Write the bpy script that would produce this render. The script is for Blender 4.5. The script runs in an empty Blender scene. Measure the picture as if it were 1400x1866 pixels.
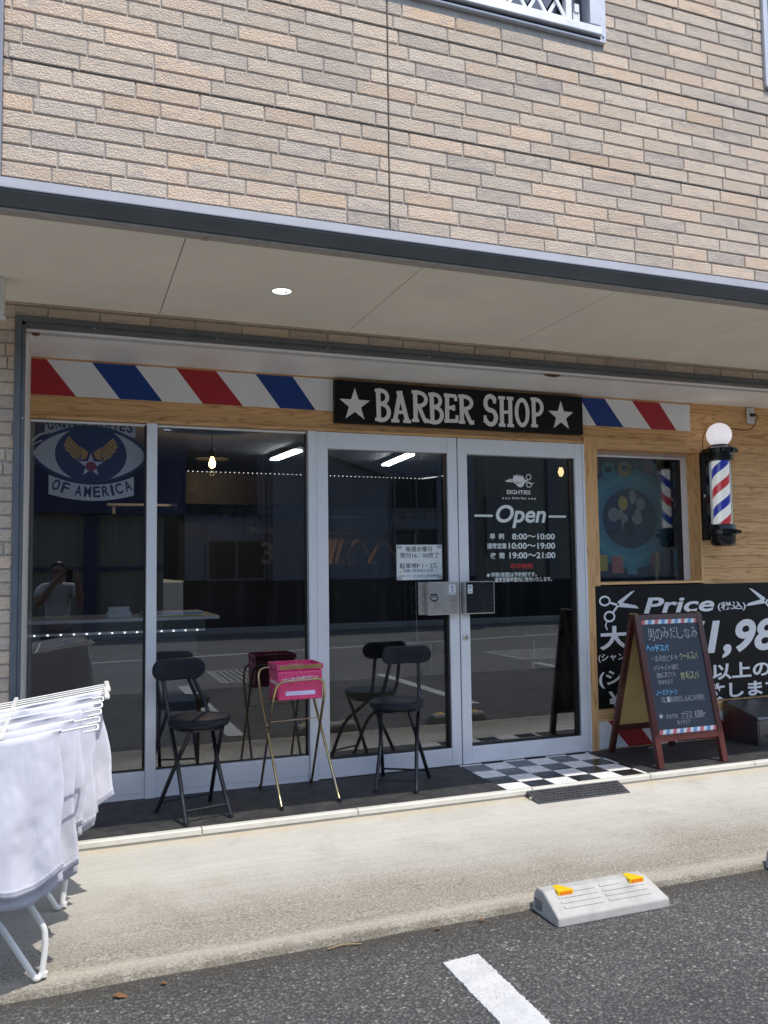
import bpy, math, random
from mathutils import Vector, Matrix
R = math.radians
random.seed(7)
SC = bpy.context.scene
COL = SC.collection

# ------------------------------------------------------------------ camera
def set_camera():
    yaw, pitch, roll = R(20.644), R(3.793), R(-0.720)
    f = Vector((math.sin(yaw)*math.cos(pitch), math.cos(yaw)*math.cos(pitch), math.sin(pitch)))
    r = Vector((math.cos(yaw), -math.sin(yaw), 0)); u = r.cross(f)
    r2 = r*math.cos(roll)+u*math.sin(roll); u2 = -r*math.sin(roll)+u*math.cos(roll)
    cam = bpy.data.cameras.new('camera'); o = bpy.data.objects.new('camera', cam); COL.objects.link(o)
    m = Matrix((r2, u2, -f)).transposed().to_4x4(); m.translation = (0, -4.9, 1.2687)
    o.matrix_world = m
    cam.sensor_fit = 'VERTICAL'; cam.sensor_height = 24; cam.sensor_width = 18
    cam.lens = 24*1520.0/1866; cam.clip_start = 0.03; cam.clip_end = 400
    SC.camera = o
set_camera()

# ------------------------------------------------------------------ sky, sun, exposure
SUN_DIR = Vector((0.21, -0.50, 1.0)).normalized()          # towards the sun
SUN_EL = math.asin(SUN_DIR.z); SUN_AZ = math.atan2(SUN_DIR.x, SUN_DIR.y)
w = bpy.data.worlds.new("World"); SC.world = w; w.use_nodes = True
nt = w.node_tree
sky = nt.nodes.new('ShaderNodeTexSky'); sky.sky_type = 'NISHITA'; sky.sun_disc = False
sky.sun_elevation = SUN_EL; sky.sun_rotation = SUN_AZ
sky.air_density = 1.0; sky.dust_density = 1.2; sky.ozone_density = 1.0
bg = nt.nodes['Background']; bg.inputs['Strength'].default_value = 0.15
nt.links.new(sky.outputs[0], bg.inputs[0])
sl = bpy.data.lights.new('sun', 'SUN'); sl.energy = 2.25; sl.angle = R(0.53); sl.color = (1.0, 0.955, 0.88)
so = bpy.data.objects.new('sun', sl); COL.objects.link(so)
so.rotation_euler = SUN_DIR.to_track_quat('Z', 'Y').to_euler(); so.location = (3, -8, 14)
SC.view_settings.view_transform = 'Standard'; SC.view_settings.look = 'None'
SC.view_settings.exposure = 0.80; SC.view_settings.gamma = 1.0
SC.render.engine = 'CYCLES'
SC.cycles.use_denoising = True
SC.cycles.max_bounces = 10; SC.cycles.diffuse_bounces = 5; SC.cycles.glossy_bounces = 5
SC.cycles.transparent_max_bounces = 16; SC.cycles.transmission_bounces = 6
SC.cycles.sample_clamp_indirect = 8; SC.cycles.caustics_reflective = False

# ------------------------------------------------------------------ material helpers
class NT:
    def __init__(s, name):
        s.m = bpy.data.materials.new(name); s.m.use_nodes = True
        s.t = s.m.node_tree; s.p = s.t.nodes['Principled BSDF']; s.out = s.t.nodes['Material Output']
    def n(s, typ, ins=None, **props):
        nd = s.t.nodes.new('ShaderNode'+typ)
        for k, v in props.items(): setattr(nd, k, v)
        for k, v in (ins or {}).items(): s.put(nd.inputs[k], v)
        return nd
    def put(s, sock, v):
        if isinstance(v, bpy.types.NodeSocket): s.t.links.new(v, sock)
        else:
            if sock.type == 'RGBA' and not isinstance(v, (int, float)) and len(v) == 3: v = (*v, 1)
            sock.default_value = v
    def set(s, **kw):
        for k, v in kw.items(): s.put(s.p.inputs[k.replace('_', ' ')], v)
    def coord(s, scale=(1, 1, 1), kind='Object', rot=(0, 0, 0), loc=(0, 0, 0)):
        tc = s.n('TexCoord'); mp = s.n('Mapping', {'Vector': tc.outputs[kind], 'Scale': scale, 'Rotation': rot, 'Location': loc})
        return mp.outputs[0]
    def noise(s, vec, scale, detail=3, rough=.55, dist=0.):
        return s.n('TexNoise', {'Vector': vec, 'Scale': scale, 'Detail': detail, 'Roughness': rough, 'Distortion': dist})
    def ramp(s, fac, stops, interp='LINEAR'):
        nd = s.n('ValToRGB', {'Fac': fac}); cr = nd.color_ramp; cr.interpolation = interp
        while len(cr.elements) < len(stops): cr.elements.new(.5)
        for e, (p, c) in zip(cr.elements, stops):
            e.position = p; e.color = (*c, 1) if not isinstance(c, (int, float)) else (c, c, c, 1)
        return nd.outputs[0]
    def mix(s, fac, a, b, mode='MIX'):
        nd = s.n('Mix', data_type='RGBA', blend_type=mode)
        s.put(nd.inputs[0], fac); s.put(nd.inputs[6], a); s.put(nd.inputs[7], b)
        return nd.outputs[2]
    def math(s, op, a, b=0., c=0.):
        nd = s.n('Math', operation=op); s.put(nd.inputs[0], a); s.put(nd.inputs[1], b)
        if op in ('MULTIPLY_ADD',): s.put(nd.inputs[2], c)
        return nd.outputs[0]
    def bump(s, h, strength=.5, dist=.002, normal=None):
        ins = {'Height': h, 'Strength': strength, 'Distance': dist}
        if normal is not None: ins['Normal'] = normal
        return s.n('Bump', ins).outputs[0]

def plain(name, col, rough=.5, metal=0., var=.08, vscale=6., bump=0., bscale=200., spec=.5, dirt=0., coat=0.):
    m = NT(name); v = m.coord()
    c = tuple(col)
    nz = m.noise(v, vscale, 5).outputs[0]
    lo = tuple(max(0, x*(1-var)) for x in c); hi = tuple(min(1, x*(1+var)) for x in c)
    colr = m.ramp(nz, [(.3, lo), (.7, hi)])
    if dirt:
        d = m.ramp(m.noise(v, vscale*.6, 8, .7).outputs[0], [(.52, 0.), (.75, 1.)])
        colr = m.mix(m.math('MULTIPLY', d, dirt), colr, (.16, .13, .10))
    m.set(Base_Color=colr, Metallic=metal, Specular_IOR_Level=spec)
    r = m.ramp(m.noise(v, vscale*2, 4).outputs[0], [(.3, max(.02, rough-.07)), (.7, min(1, rough+.07))])
    m.set(Roughness=r)
    if coat: m.set(Coat_Weight=coat, Coat_Roughness=.08)
    if bump: m.set(Normal=m.bump(m.noise(v, bscale, 3).outputs[0], bump, .001))
    return m.m

def mat_brick():
    m = NT('stone_brick'); v = m.coord()
    at = m.n('VertexColor', layer_name='Col').outputs[0]
    sep = m.n('SeparateColor', {'Color': at}).outputs
    # r = tint choice, g = lightness, b = random offset
    off = m.n('CombineXYZ', {'X': m.math('MULTIPLY', sep[2], 9.), 'Y': 0., 'Z': m.math('MULTIPLY', sep[2], 5.)}).outputs[0]
    vv = m.n('VectorMath', {0: v, 1: off}, operation='ADD').outputs[0]
    base = m.ramp(sep[0], [(0, (.46, .39, .335)), (.25, (.53, .445, .365)), (.5, (.60, .485, .38)), (.78, (.635, .49, .37)), (1, (.65, .475, .335))])
    vs = m.n('Mapping', {'Vector': vv, 'Scale': (9, 9, 26), 'Rotation': (0, .35, 0)}).outputs[0]
    vein = m.ramp(m.noise(vs, 1.0, 4, .6, .6).outputs[0], [(.40, 0.), (.62, 1.)])
    c = m.mix(m.math('MULTIPLY', vein, .55), base, (.68, .555, .43))
    vs2 = m.n('Mapping', {'Vector': vv, 'Scale': (7, 7, 24), 'Rotation': (0, -.5, 0)}).outputs[0]
    vein2 = m.ramp(m.noise(vs2, 1.3, 5, .65, 1.0).outputs[0], [(.54, 0.), (.66, 1.)])
    c = m.mix(m.math('MULTIPLY', vein2, .62), c, (.40, .36, .325))
    gr = m.noise(vv, 260, 3, .6).outputs[0]
    c = m.mix(.35, c, m.ramp(gr, [(.3, .3), (.7, .75)]), 'SOFT_LIGHT')
    c = m.mix(1., c, m.ramp(sep[1], [(0, .86), (1, 1.06)]), 'MULTIPLY')
    bl = m.noise(m.n('Mapping', {'Vector': vv, 'Scale': (1, 1, 1.25)}).outputs[0], 120, 2.5, .5, .5).outputs[0]
    bm = m.noise(vv, 55, 2, .5).outputs[0]
    h = m.math('ADD', m.ramp(bl, [(.38, 0.), (.62, 1.)]), m.math('MULTIPLY', bm, .6))
    m.set(Base_Color=c, Roughness=.8, Specular_IOR_Level=.35, Normal=m.bump(h, .62, .0038))
    return m.m

def mat_wood(name, scale_v=1.0, vertical=False, tint=(1, 1, 1), board=.0865, seed=0.):
    m = NT(name); tc = m.n('TexCoord').outputs['Object']
    sx = m.n('SeparateXYZ', {'Vector': tc}).outputs
    lx, lz = (sx[2], sx[0]) if vertical else (sx[0], sx[2])
    idx = m.math('FLOOR', m.math('DIVIDE', m.math('ADD', lz, 10.+seed), board))
    wn = m.n('TexWhiteNoise', {'W': idx}, noise_dimensions='1D')
    shift = m.math('MULTIPLY', wn.outputs[0], 40.)
    vec = m.n('CombineXYZ', {'X': m.math('ADD', m.math('MULTIPLY', lx, 1.0), shift), 'Y': m.math('MULTIPLY', sx[1], 12.), 'Z': m.math('MULTIPLY', lz, 13.0)}).outputs[0]
    f = m.noise(vec, 1.0, 2.2, .45, .15).outputs[0]
    ring = m.math('FRACT', m.math('MULTIPLY', f, 12.0))
    band = m.ramp(ring, [(0, 1.), (.10, .55), (.28, .08), (.72, 0.), (.93, .55), (1, 1.)])
    fine = m.noise(m.n('Mapping', {'Vector': vec, 'Scale': (.8, 1, 14)}).outputs[0], 2.2, 3).outputs[0]
    light = (.82*tint[0], .50*tint[1], .23*tint[2]); dark = (.42*tint[0], .185*tint[1], .06*tint[2])
    c = m.mix(m.math('MULTIPLY', band, .68), light, dark)
    c = m.mix(.30, c, m.ramp(fine, [(.3, .28), (.7, .72)]), 'SOFT_LIGHT')
    c = m.mix(1., c, m.ramp(wn.outputs[0], [(0, (.86, .84, .82)), (1, (1.05, 1.05, 1.05))]), 'MULTIPLY')
    m.set(Base_Color=c, Roughness=.48, Specular_IOR_Level=.4, Normal=m.bump(m.math('SUBTRACT', fine, m.math('MULTIPLY', band, .6)), .18, .001))
    return m.m

def mat_asphalt():
    m = NT('asphalt'); v = m.coord()
    vor = m.n('TexVoronoi', {'Vector': v, 'Scale': 82., 'Randomness': 1.})
    g = m.n('SeparateColor', {'Color': vor.outputs['Color']}).outputs
    stone = m.ramp(g[0], [(0, (.085, .085, .084)), (.5, (.125, .124, .120)), (.86, (.165, .160, .150)), (.975, (.25, .24, .22)), (1, (.36, .345, .32))])
    gap = m.ramp(vor.outputs['Distance'], [(.25, 0.), (.62, 1.)])
    c = m.mix(m.math('MULTIPLY', gap, .75), stone, (.040, .040, .039))
    big = m.ramp(m.noise(v, 1.6, 6, .6).outputs[0], [(.30, .72), (.70, 1.18)])
    c = m.mix(1., c, big, 'MULTIPLY')
    fine = m.noise(v, 400, 2).outputs[0]
    h = m.math('ADD', m.math('SUBTRACT', m.math('MULTIPLY', g[1], .6), m.math('MULTIPLY', vor.outputs['Distance'], 1.2)), m.math('MULTIPLY', fine, .3))
    sy = m.n('SeparateXYZ', {'Vector': v}).outputs[1]
    ed = m.n('MapRange', {'Value': m.math('ADD', sy, m.math('MULTIPLY', m.math('SUBTRACT', m.noise(v, 5, 6, .7).outputs[0], .5), .22)), 'From Min': -1.98, 'From Max': -1.86}).outputs[0]
    c = m.mix(m.math('MULTIPLY', ed, .6), c, (.055, .047, .034))
    oil = m.ramp(m.noise(v, .9, 3, .5, .6).outputs[0], [(.60, 0.), (.72, .35)])
    c = m.mix(oil, c, (.05, .05, .05))
    m.set(Base_Color=c, Roughness=.82, Specular_IOR_Level=.4, Normal=m.bump(h, .8, .006))
    return m.m

def mat_concrete_apron():
    m = NT('broom_concrete'); v = m.coord()
    sx = m.n('SeparateXYZ', {'Vector': v}).outputs
    n1 = m.noise(v, 1.7, 7, .62).outputs[0]; n2 = m.noise(v, 7, 6, .65).outputs[0]; n3 = m.noise(v, 140, 3, .6).outputs[0]
    c = m.mix(m.ramp(n1, [(.35, 0.), (.68, 1.)]), (.450, .435, .390), (.520, .505, .460))
    c = m.mix(m.ramp(n2, [(.5, 0.), (.8, .45)]), c, (.38, .355, .30))
    # worn, darker rough band towards the asphalt
    edge = m.math('ADD', m.math('MULTIPLY', sx[1], -1.), m.math('MULTIPLY', m.math('SUBTRACT', n1, .5), .9))
    wear = m.ramp(edge, [(0, 0.), (.99, 0.), (1, 0.)])
    mr = m.n('MapRange', {'Value': edge, 'From Min': 1.02, 'From Max': 1.60, 'To Min': 0., 'To Max': 1.}).outputs[0]
    n4 = m.noise(m.n('Mapping', {'Vector': v, 'Rotation': (0, 0, .5), 'Scale': (1, 2.2, 1)}).outputs[0], 95, 4, .65).outputs[0]
    spk = m.ramp(n4, [(.38, (.10, .09, .068)), (.50, (.225, .20, .16)), (.66, (.43, .39, .32))])
    c = m.mix(m.math('MULTIPLY', mr, .85), c, spk)
    pl = m.n('MapRange', {'Value': m.math('ABSOLUTE', m.math('SUBTRACT', m.math('ADD', m.math('MULTIPLY', sx[1], -1.), m.math('MULTIPLY', m.math('SUBTRACT', n2, .5), .06)), 1.765)), 'From Min': .05, 'From Max': .0}).outputs[0]
    c = m.mix(m.math('MULTIPLY', pl, .5), c, (.46, .42, .34))  # sunlit edge of the rounded lip painted as a paler band
    lip = m.n('MapRange', {'Value': m.math('ADD', m.math('MULTIPLY', sx[1], -1.), m.math('MULTIPLY', m.math('SUBTRACT', n2, .5), .12)), 'From Min': 1.805, 'From Max': 1.835}).outputs[0]
    c = m.mix(m.math('MULTIPLY', lip, .55), c, (.09, .075, .05))
    blot = m.ramp(m.noise(v, 3.2, 8, .72, .4).outputs[0], [(.56, 0.), (.70, 1.)])
    c = m.mix(m.math('MULTIPLY', blot, .35), c, (.27, .25, .20))
    tro = m.noise(m.n('Mapping', {'Vector': v, 'Scale': (1.2, 22, 1)}).outputs[0], 2.0, 5, .6).outputs[0]
    c = m.mix(.22, c, m.ramp(tro, [(.35, .30), (.65, .70)]), 'SOFT_LIGHT')
    spot = m.ramp(m.n('TexVoronoi', {'Vector': v, 'Scale': 4.5}).outputs['Distance'], [(.018, .6), (.035, 0.)])
    c = m.mix(spot, c, (.18, .15, .10))
    # rusty water stains along the sill
    st = m.n('MapRange', {'Value': m.math('ADD', m.math('MULTIPLY', sx[1], -1.), m.math('MULTIPLY', m.math('SUBTRACT', n2, .5), -.22)), 'From Min': .76, 'From Max': .69}).outputs[0]
    c = m.mix(m.math('MULTIPLY', st, .5), c, (.50, .40, .24))
    c = m.mix(.5, c, m.ramp(n3, [(.3, .36), (.7, .66)]), 'SOFT_LIGHT')
    h = m.math('MULTIPLY', n3, m.math('ADD', m.math('MULTIPLY', mr, 1.3), .35))
    m.set(Base_Color=c, Roughness=.85, Specular_IOR_Level=.3, Normal=m.bump(h, .5, .003))
    return m.m

def mat_glass(name='glass', refl=.095, tint=(.94, .95, .955)):
    m = NT(name); t = m.t; t.nodes.remove(m.p)
    tr = m.n('BsdfTransparent', {'Color': tint}); gl = m.n('BsdfGlossy', {'Color': (.95, .97, 1.0), 'Roughness': 0.0})
    wav = m.noise(m.coord((1, 1, .35)), 1.1, 1).outputs[0]
    m.put(gl.inputs['Normal'], m.bump(wav, .03, .01))
    fr = m.n('Fresnel', {'IOR': 1.5}).outputs[0]
    fac = m.math('ADD', m.math('MULTIPLY', fr, .85), refl-.04)
    mx = m.n('MixShader', {0: fac, 1: tr.outputs[0], 2: gl.outputs[0]})
    # thin film of dust with wiped, vertical streaks
    sv = m.noise(m.coord((9, 1, .7)), 1.6, 5, .65, .4).outputs[0]
    df = m.n('BsdfDiffuse', {'Color': (.62, .62, .60)})
    m2 = m.n('MixShader', {0: m.ramp(sv, [(.50, .001), (.72, .014)]), 1: mx.outputs[0], 2: df.outputs[0]})
    t.links.new(m2.outputs[0], m.out.inputs[0])
    return m.m

def mat_emit(name, col, strength):
    m = NT(name); m.set(Base_Color=col, Emission_Color=col, Emission_Strength=strength, Roughness=.4); return m.m

def mat_tread():
    m = NT('ribbed_rubber'); v = m.coord()
    a = m.n('TexBrick', {'Vector': v, 'Scale': 1., 'Mortar Size': .004, 'Mortar Smooth': .6, 'Brick Width': .034, 'Row Height': .017, 'Color1': (1, 1, 1), 'Color2': (1, 1, 1), 'Mortar': (0, 0, 0)})
    n2 = m.noise(v, 9, 6, .7).outputs[0]
    c = m.mix(m.ramp(n2, [(.4, 0.), (.75, 1.)]), (.024, .025, .027), (.075, .072, .066))
    c = m.mix(m.ramp(m.noise(v, 300, 2).outputs[0], [(.62, 0.), (.75, .5)]), c, (.20, .19, .17))
    m.set(Base_Color=c, Roughness=.62, Specular_IOR_Level=.4, Normal=m.bump(a.outputs[0], .9, .004))
    return m.m

def mat_paint_line():
    m = NT('road_paint'); v = m.coord()
    n1 = m.noise(v, 160, 3, .6).outputs[0]; n2 = m.noise(v, 9, 5, .6, .8).outputs[0]
    c = m.ramp(m.noise(v, 12, 5).outputs[0], [(.3, (.50, .50, .50)), (.7, (.62, .62, .61))])
    crack = m.n('TexVoronoi', {'Vector': m.n('VectorMath', {0: v, 1: m.noise(v, 14, 3).outputs[1]}, operation='ADD').outputs[0], 'Scale': 7.}, feature='DISTANCE_TO_EDGE').outputs[0]
    k = m.math('MULTIPLY', m.ramp(crack, [(.0, 1.), (.03, 0.)]), m.ramp(n2, [(.45, 0.), (.6, 1.)]))
    pit = m.ramp(n1, [(.58, 0.), (.68, .65)])
    c = m.mix(m.math('MAXIMUM', k, pit), c, (.22, .22, .21))
    m.set(Base_Color=c, Roughness=.75, Normal=m.bump(m.noise(v, 120, 3).outputs[0], .6, .003))
    return m.m

def mat_cloth():
    m = NT('white_cotton'); v = m.coord()
    n1 = m.noise(v, 15, 5, .55, .8).outputs[0]; n2 = m.noise(m.n('Mapping', {'Vector': v, 'Scale': (1, 1, .16)}).outputs[0], 24, 3, .5, .6).outputs[0]
    c = m.ramp(m.noise(v, 5, 4).outputs[0], [(.3, (.76, .76, .82)), (.7, (.82, .82, .87))])
    wv = m.noise(v, 420, 2).outputs[0]
    m.set(Base_Color=c, Roughness=.9, Specular_IOR_Level=.2, Normal=m.bump(m.math('ADD', m.math('MULTIPLY', n1, .55), m.math('ADD', m.math('MULTIPLY', n2, 1.1), m.math('MULTIPLY', wv, .06))), .42, .007))
    m.set(Sheen_Weight=.15)
    tl = m.n('BsdfTranslucent', {'Color': (.80, .80, .88)})
    mx = m.n('MixShader', {0: .28, 1: m.p.outputs[0], 2: tl.outputs[0]}); m.t.links.new(mx.outputs[0], m.out.inputs[0])
    return m.m

def mat_pole_stripes():
    m = NT('barber_stripes'); v = m.coord()
    s = m.n('SeparateXYZ', {'Vector': v}).outputs
    ang = m.math('DIVIDE', m.math('ARCTAN2', s[1], s[0]), 2*math.pi)
    ph = m.math('FRACT', m.math('ADD', m.math('SUBTRACT', m.math('DIVIDE', s[2], .285), ang), 10.20))
    c = m.ramp(ph, [(0, (.50, .035, .05)), (.23, (.84, .86, .86)), (.50, (.02, .03, .34)), (.73, (.84, .86, .86))], 'CONSTANT')
    m.set(Base_Color=c, Roughness=.4, Emission_Color=c, Emission_Strength=.26)
    return m.m

def mat_alu():
    m = NT('brushed_aluminium'); v = m.coord()
    nz = m.noise(m.n('Mapping', {'Vector': v, 'Scale': (60, 60, 2)}).outputs[0], 4, 3).outputs[0]
    n2 = m.noise(v, 3.5, 6, .7).outputs[0]
    c = m.ramp(n2, [(.3, (.78, .80, .84)), (.7, (.84, .86, .895))])
    m.set(Base_Color=c, Metallic=.15, Roughness=m.ramp(nz, [(.3, .30), (.7, .42)]), Normal=m.bump(nz, .05, .0005))
    return m.m

MAT = dict(
    brick=mat_brick(), mortar=plain('mortar', (.40, .37, .34), .9, var=.15, vscale=30, bump=.4, bscale=300),
    joint=plain('dark_joint', (.05, .045, .04), .9),
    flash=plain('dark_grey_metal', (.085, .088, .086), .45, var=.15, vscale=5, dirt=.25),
    flashlit=plain('pale_trim_skylit_drip', (.225, .24, .28), .5, metal=.0, var=.06),  # drip's lit slope put into a paler grey; corner trim shares it
    soffit=plain('soffit_board', (.90, .835, .72), .72, var=.05, vscale=2.2, bump=.1, bscale=60, dirt=.10),
    frame=plain('slate_painted_steel', (.115, .135, .155), .42, var=.12, vscale=8),
    frametop=plain('slate_painted_steel_dusty', (.115, .125, .13), .5, var=.15, vscale=8, dirt=.55),
    white=plain('cream_white_paint', (.90, .89, .87), .5, var=.03, vscale=4, dirt=.12),
    whitemetal=plain('white_painted_metal', (.80, .81, .84), .35, var=.04),
    alu=mat_alu(), winsill=plain('window_aluminium', (.55, .56, .60), .4, metal=.3, var=.05),
    navy=plain('navy_undersill_shade', (.02, .025, .045), .35),
    glass=mat_glass(), glass2=mat_glass('far_window_glass', .16, (.25, .28, .30)),
    seal=plain('black_seal', (.012, .012, .014), .5),
    wood=mat_wood('cedar_boards'), woodtrim=mat_wood('cedar_trim', board=3.0, seed=.4, tint=(1.08, 1.1, 1.12)),
    woodv=mat_wood('cedar_upright', vertical=True, board=.2, seed=.1, tint=(1.04, 1.05, 1.05)),
    signblack=plain('black_sign_panel', (.006, .006, .007), .5, var=.2, spec=.25), signwhite=plain('white_vinyl', (.86, .865, .88), .5, var=.02),
    red=plain('red_vinyl', (.42, .022, .030), .45, var=.04), blue=plain('blue_vinyl', (.006, .045, .24), .45, var=.04),
    doorink=plain('mint_white_vinyl', (.78, .85, .84), .5, var=.02), redink=plain('red_lettering', (.55, .03, .03), .5),
    steel=plain('stainless_steel', (.58, .575, .56), .30, metal=.9, var=.06, vscale=3, bump=.05),
    steeldark=plain('smoked_plate', (.012, .014, .020), .25), paper=plain('laminated_paper', (.74, .80, .80), .3, var=.02),
    ink=plain('black_ink', (.03, .03, .035), .6), blueink=plain('blue_ink', (.08, .12, .30), .6), tape=plain('grey_tape', (.42, .44, .44), .5),
    asphalt=mat_asphalt(), concrete=mat_concrete_apron(), line=mat_paint_line(), tread=mat_tread(),
    stopc=plain('cast_concrete', (.415, .405, .385), .8, var=.12, vscale=14, bump=.35, bscale=260, dirt=.28), yellow=plain('yellow_plastic', (.82, .50, .01), .35, var=.05),
    orange=plain('amber_reflector', (.75, .22, .01), .2), tile_w=plain('white_tile', (.88, .88, .87), .25, var=.05, vscale=5, dirt=.06),
    tile_b=plain('black_tile', (.022, .022, .026), .22, var=.15, vscale=5), rubber=plain('black_rubber', (.060, .061, .068), .5, var=.25, vscale=30, bump=.3),
    trimlip=plain('pale_edge_trim', (.62, .60, .54), .5, var=.08, vscale=10, dirt=.25),
    vinylseat=plain('black_vinyl', (.006, .009, .016), .42, var=.12, vscale=40, bump=.12, bscale=500, spec=.35),
    tubeblack=plain('black_tube_paint', (.008, .009, .013), .3, spec=.5), gold=None,
    pink=plain('pink_tin', (.82, .085, .24), .28, metal=.25, var=.08, vscale=9), brass=plain('dull_brass', (.40, .29, .12), .38, metal=.7, var=.2, vscale=25),
    lilac=plain('lilac_label', (.66, .62, .85), .5), rack=plain('white_coated_tube', (.76, .755, .72), .32, var=.04),
    cloth=mat_cloth(), mahog=plain('mahogany_paint', (.075, .018, .013), .35, var=.12, vscale=5, coat=.15),
    board=plain('chalkboard', (.026, .037, .056), .55, var=.12, vscale=5), ply=plain('plywood_back', (.50, .34, .14), .6, var=.10, vscale=7),
    chalk=plain('white_chalk', (.50, .52, .54), .9), chalkblue=plain('blue_chalk', (.18, .50, .80), .9), chalkyel=plain('yellow_chalk', (.62, .66, .30), .9),
    palered=plain('pale_red_tape', (.60, .16, .17), .6), paleblue=plain('pale_blue_tape', (.16, .36, .62), .6), palewhite=plain('pale_white_tape', (.72, .76, .80), .6),
    stripes=mat_pole_stripes(), black=plain('gloss_black_plastic', (.010, .010, .012), .2, var=.1), globe=None,
    plastic=plain('white_plastic', (.74, .74, .72), .4, var=.03), cable=plain('black_cable', (.01, .01, .01), .5),
    clear=mat_glass('clear_tube', .06, (.95, .95, .95)), rust=plain('rusty_metal', (.20, .09, .045), .9, var=.4, vscale=60),
    lampwhite=mat_emit('downlight_glow', (1, 1, .98), 1.1), tubeglow=mat_emit('tube_lamp_glow', (.92, .97, 1), 14.), dimglow=mat_emit('dim_filament_glow', (1, .70, .35), .9), bulbglow=mat_emit('filament_glow', (1, .62, .20), 14.),
    ledglow=mat_emit('led_glow', (.95, .97, 1), 1.6),
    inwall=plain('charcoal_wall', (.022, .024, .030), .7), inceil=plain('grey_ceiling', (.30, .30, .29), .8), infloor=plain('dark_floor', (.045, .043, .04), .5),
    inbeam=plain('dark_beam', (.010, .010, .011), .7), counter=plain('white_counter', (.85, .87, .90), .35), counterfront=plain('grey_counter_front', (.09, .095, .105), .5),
    shade=plain('matt_black_shade', (.008, .008, .008), .95, spec=.05),
    hanger=plain('beech_hanger', (.80, .56, .31), .4, var=.1), decal=plain('pale_decal', (.88, .87, .85), .5), navyd=plain('navy_decal', (.025, .04, .11), .5),
    goldd=plain('gold_decal', (.85, .46, .07), .5), chrome=plain('chrome_rail', (.6, .6, .62), .2, metal=1.),
    teal=plain('teal_print', (.10, .40, .52), .6), aqua=plain('aqua_print', (.14, .55, .62), .6), mustard=plain('mustard_print', (.80, .62, .12), .6), coral=plain('coral_print', (.80, .24, .24), .6),
    sidegrey=plain('grey_siding', (.17, .18, .215), .55, var=.06, vscale=1.5, dirt=.1), sidebeige=plain('beige_siding', (.20, .195, .155), .6, var=.06, vscale=1.5, dirt=.1),
    blueband=plain('blue_fascia', (.014, .026, .085), .5), darkpanel=plain('dark_panel', (.02, .02, .022), .6), plinth=plain('dark_plinth', (.015, .015, .017), .8),
    grate=plain('cast_iron', (.04, .04, .04), .6), skin=plain('skin', (.24, .13, .09), .5, var=.05), hair=plain('dark_hair', (.012, .010, .009), .45),
    shirt=plain('white_tee', (.50, .50, .53), .85, bump=.2, bscale=40), jeans=plain('dark_trousers', (.02, .022, .03), .85), leaf=plain('dry_leaf', (.17, .085, .035), .8),
    road=plain('old_road_asphalt', (.155, .153, .148), .85, var=.12, vscale=.8, bump=.4, bscale=80), kerbc=plain('kerb_concrete', (.42, .41, .37), .85, var=.1), roofm=plain('grey_roof', (.16, .16, .17), .6),
    zinc=plain('brushed_cabinet_steel', (.14, .14, .137), .38, metal=.8, var=.08, vscale=4, dirt=.06),
)
def mat_gold():
    m = NT('passivated_gold_tube'); v = m.coord()
    c = m.ramp(m.noise(v, 4.5, 2, .5).outputs[0], [(.30, (.42, .27, .36)), (.45, (.48, .36, .21)), (.58, (.44, .40, .20)), (.72, (.38, .26, .32))])
    m.set(Base_Color=c, Metallic=.9, Roughness=.25); return m.m
MAT['gold'] = mat_gold()
def mat_globe():
    m = NT('lit_opal_globe'); m.set(Base_Color=(.92, .91, .95), Roughness=.22, Emission_Color=(.95, .93, 1.), Emission_Strength=.30); return m.m
MAT['globe'] = mat_globe()
MAT['straw'] = plain('dry_straw', (.30, .21, .10), .8)
# ------------------------------------------------------------------ geometry helpers
def fillet(path, r, n=5):
    P = [Vector(p) for p in path]; out = [P[0]]
    for i in range(1, len(P)-1):
        a, b, c = P[i-1], P[i], P[i+1]
        d1 = (a-b); d2 = (c-b); k = min(r, d1.length*.49, d2.length*.49)
        p, q = b+d1.normalized()*k, b+d2.normalized()*k
        for j in range(n+1):
            t = j/n; out.append(p*(1-t)**2+b*2*t*(1-t)+q*t*t)
    out.append(P[-1]); return out

_TXT = {}
def text_geo(body, bold=0., shear=0., space=1.):
    key = (body, bold, shear, space)
    if key in _TXT: return _TXT[key]
    c = bpy.data.curves.new('t', 'FONT'); c.body = body; c.offset = bold; c.shear = shear; c.space_character = space
    c.extrude = .01; c.resolution_u = 5
    o = bpy.data.objects.new('t', c); COL.objects.link(o)
    dg = bpy.context.evaluated_depsgraph_get(); dg.update()
    me = bpy.data.meshes.new_from_object(o.evaluated_get(dg))
    v = [tuple(x.co) for x in me.vertices]; f = [tuple(p.vertices) for p in me.polygons]
    bpy.data.objects.remove(o); bpy.data.curves.remove(c); bpy.data.meshes.remove(me)
    _TXT[key] = (v, f); return v, f

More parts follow.
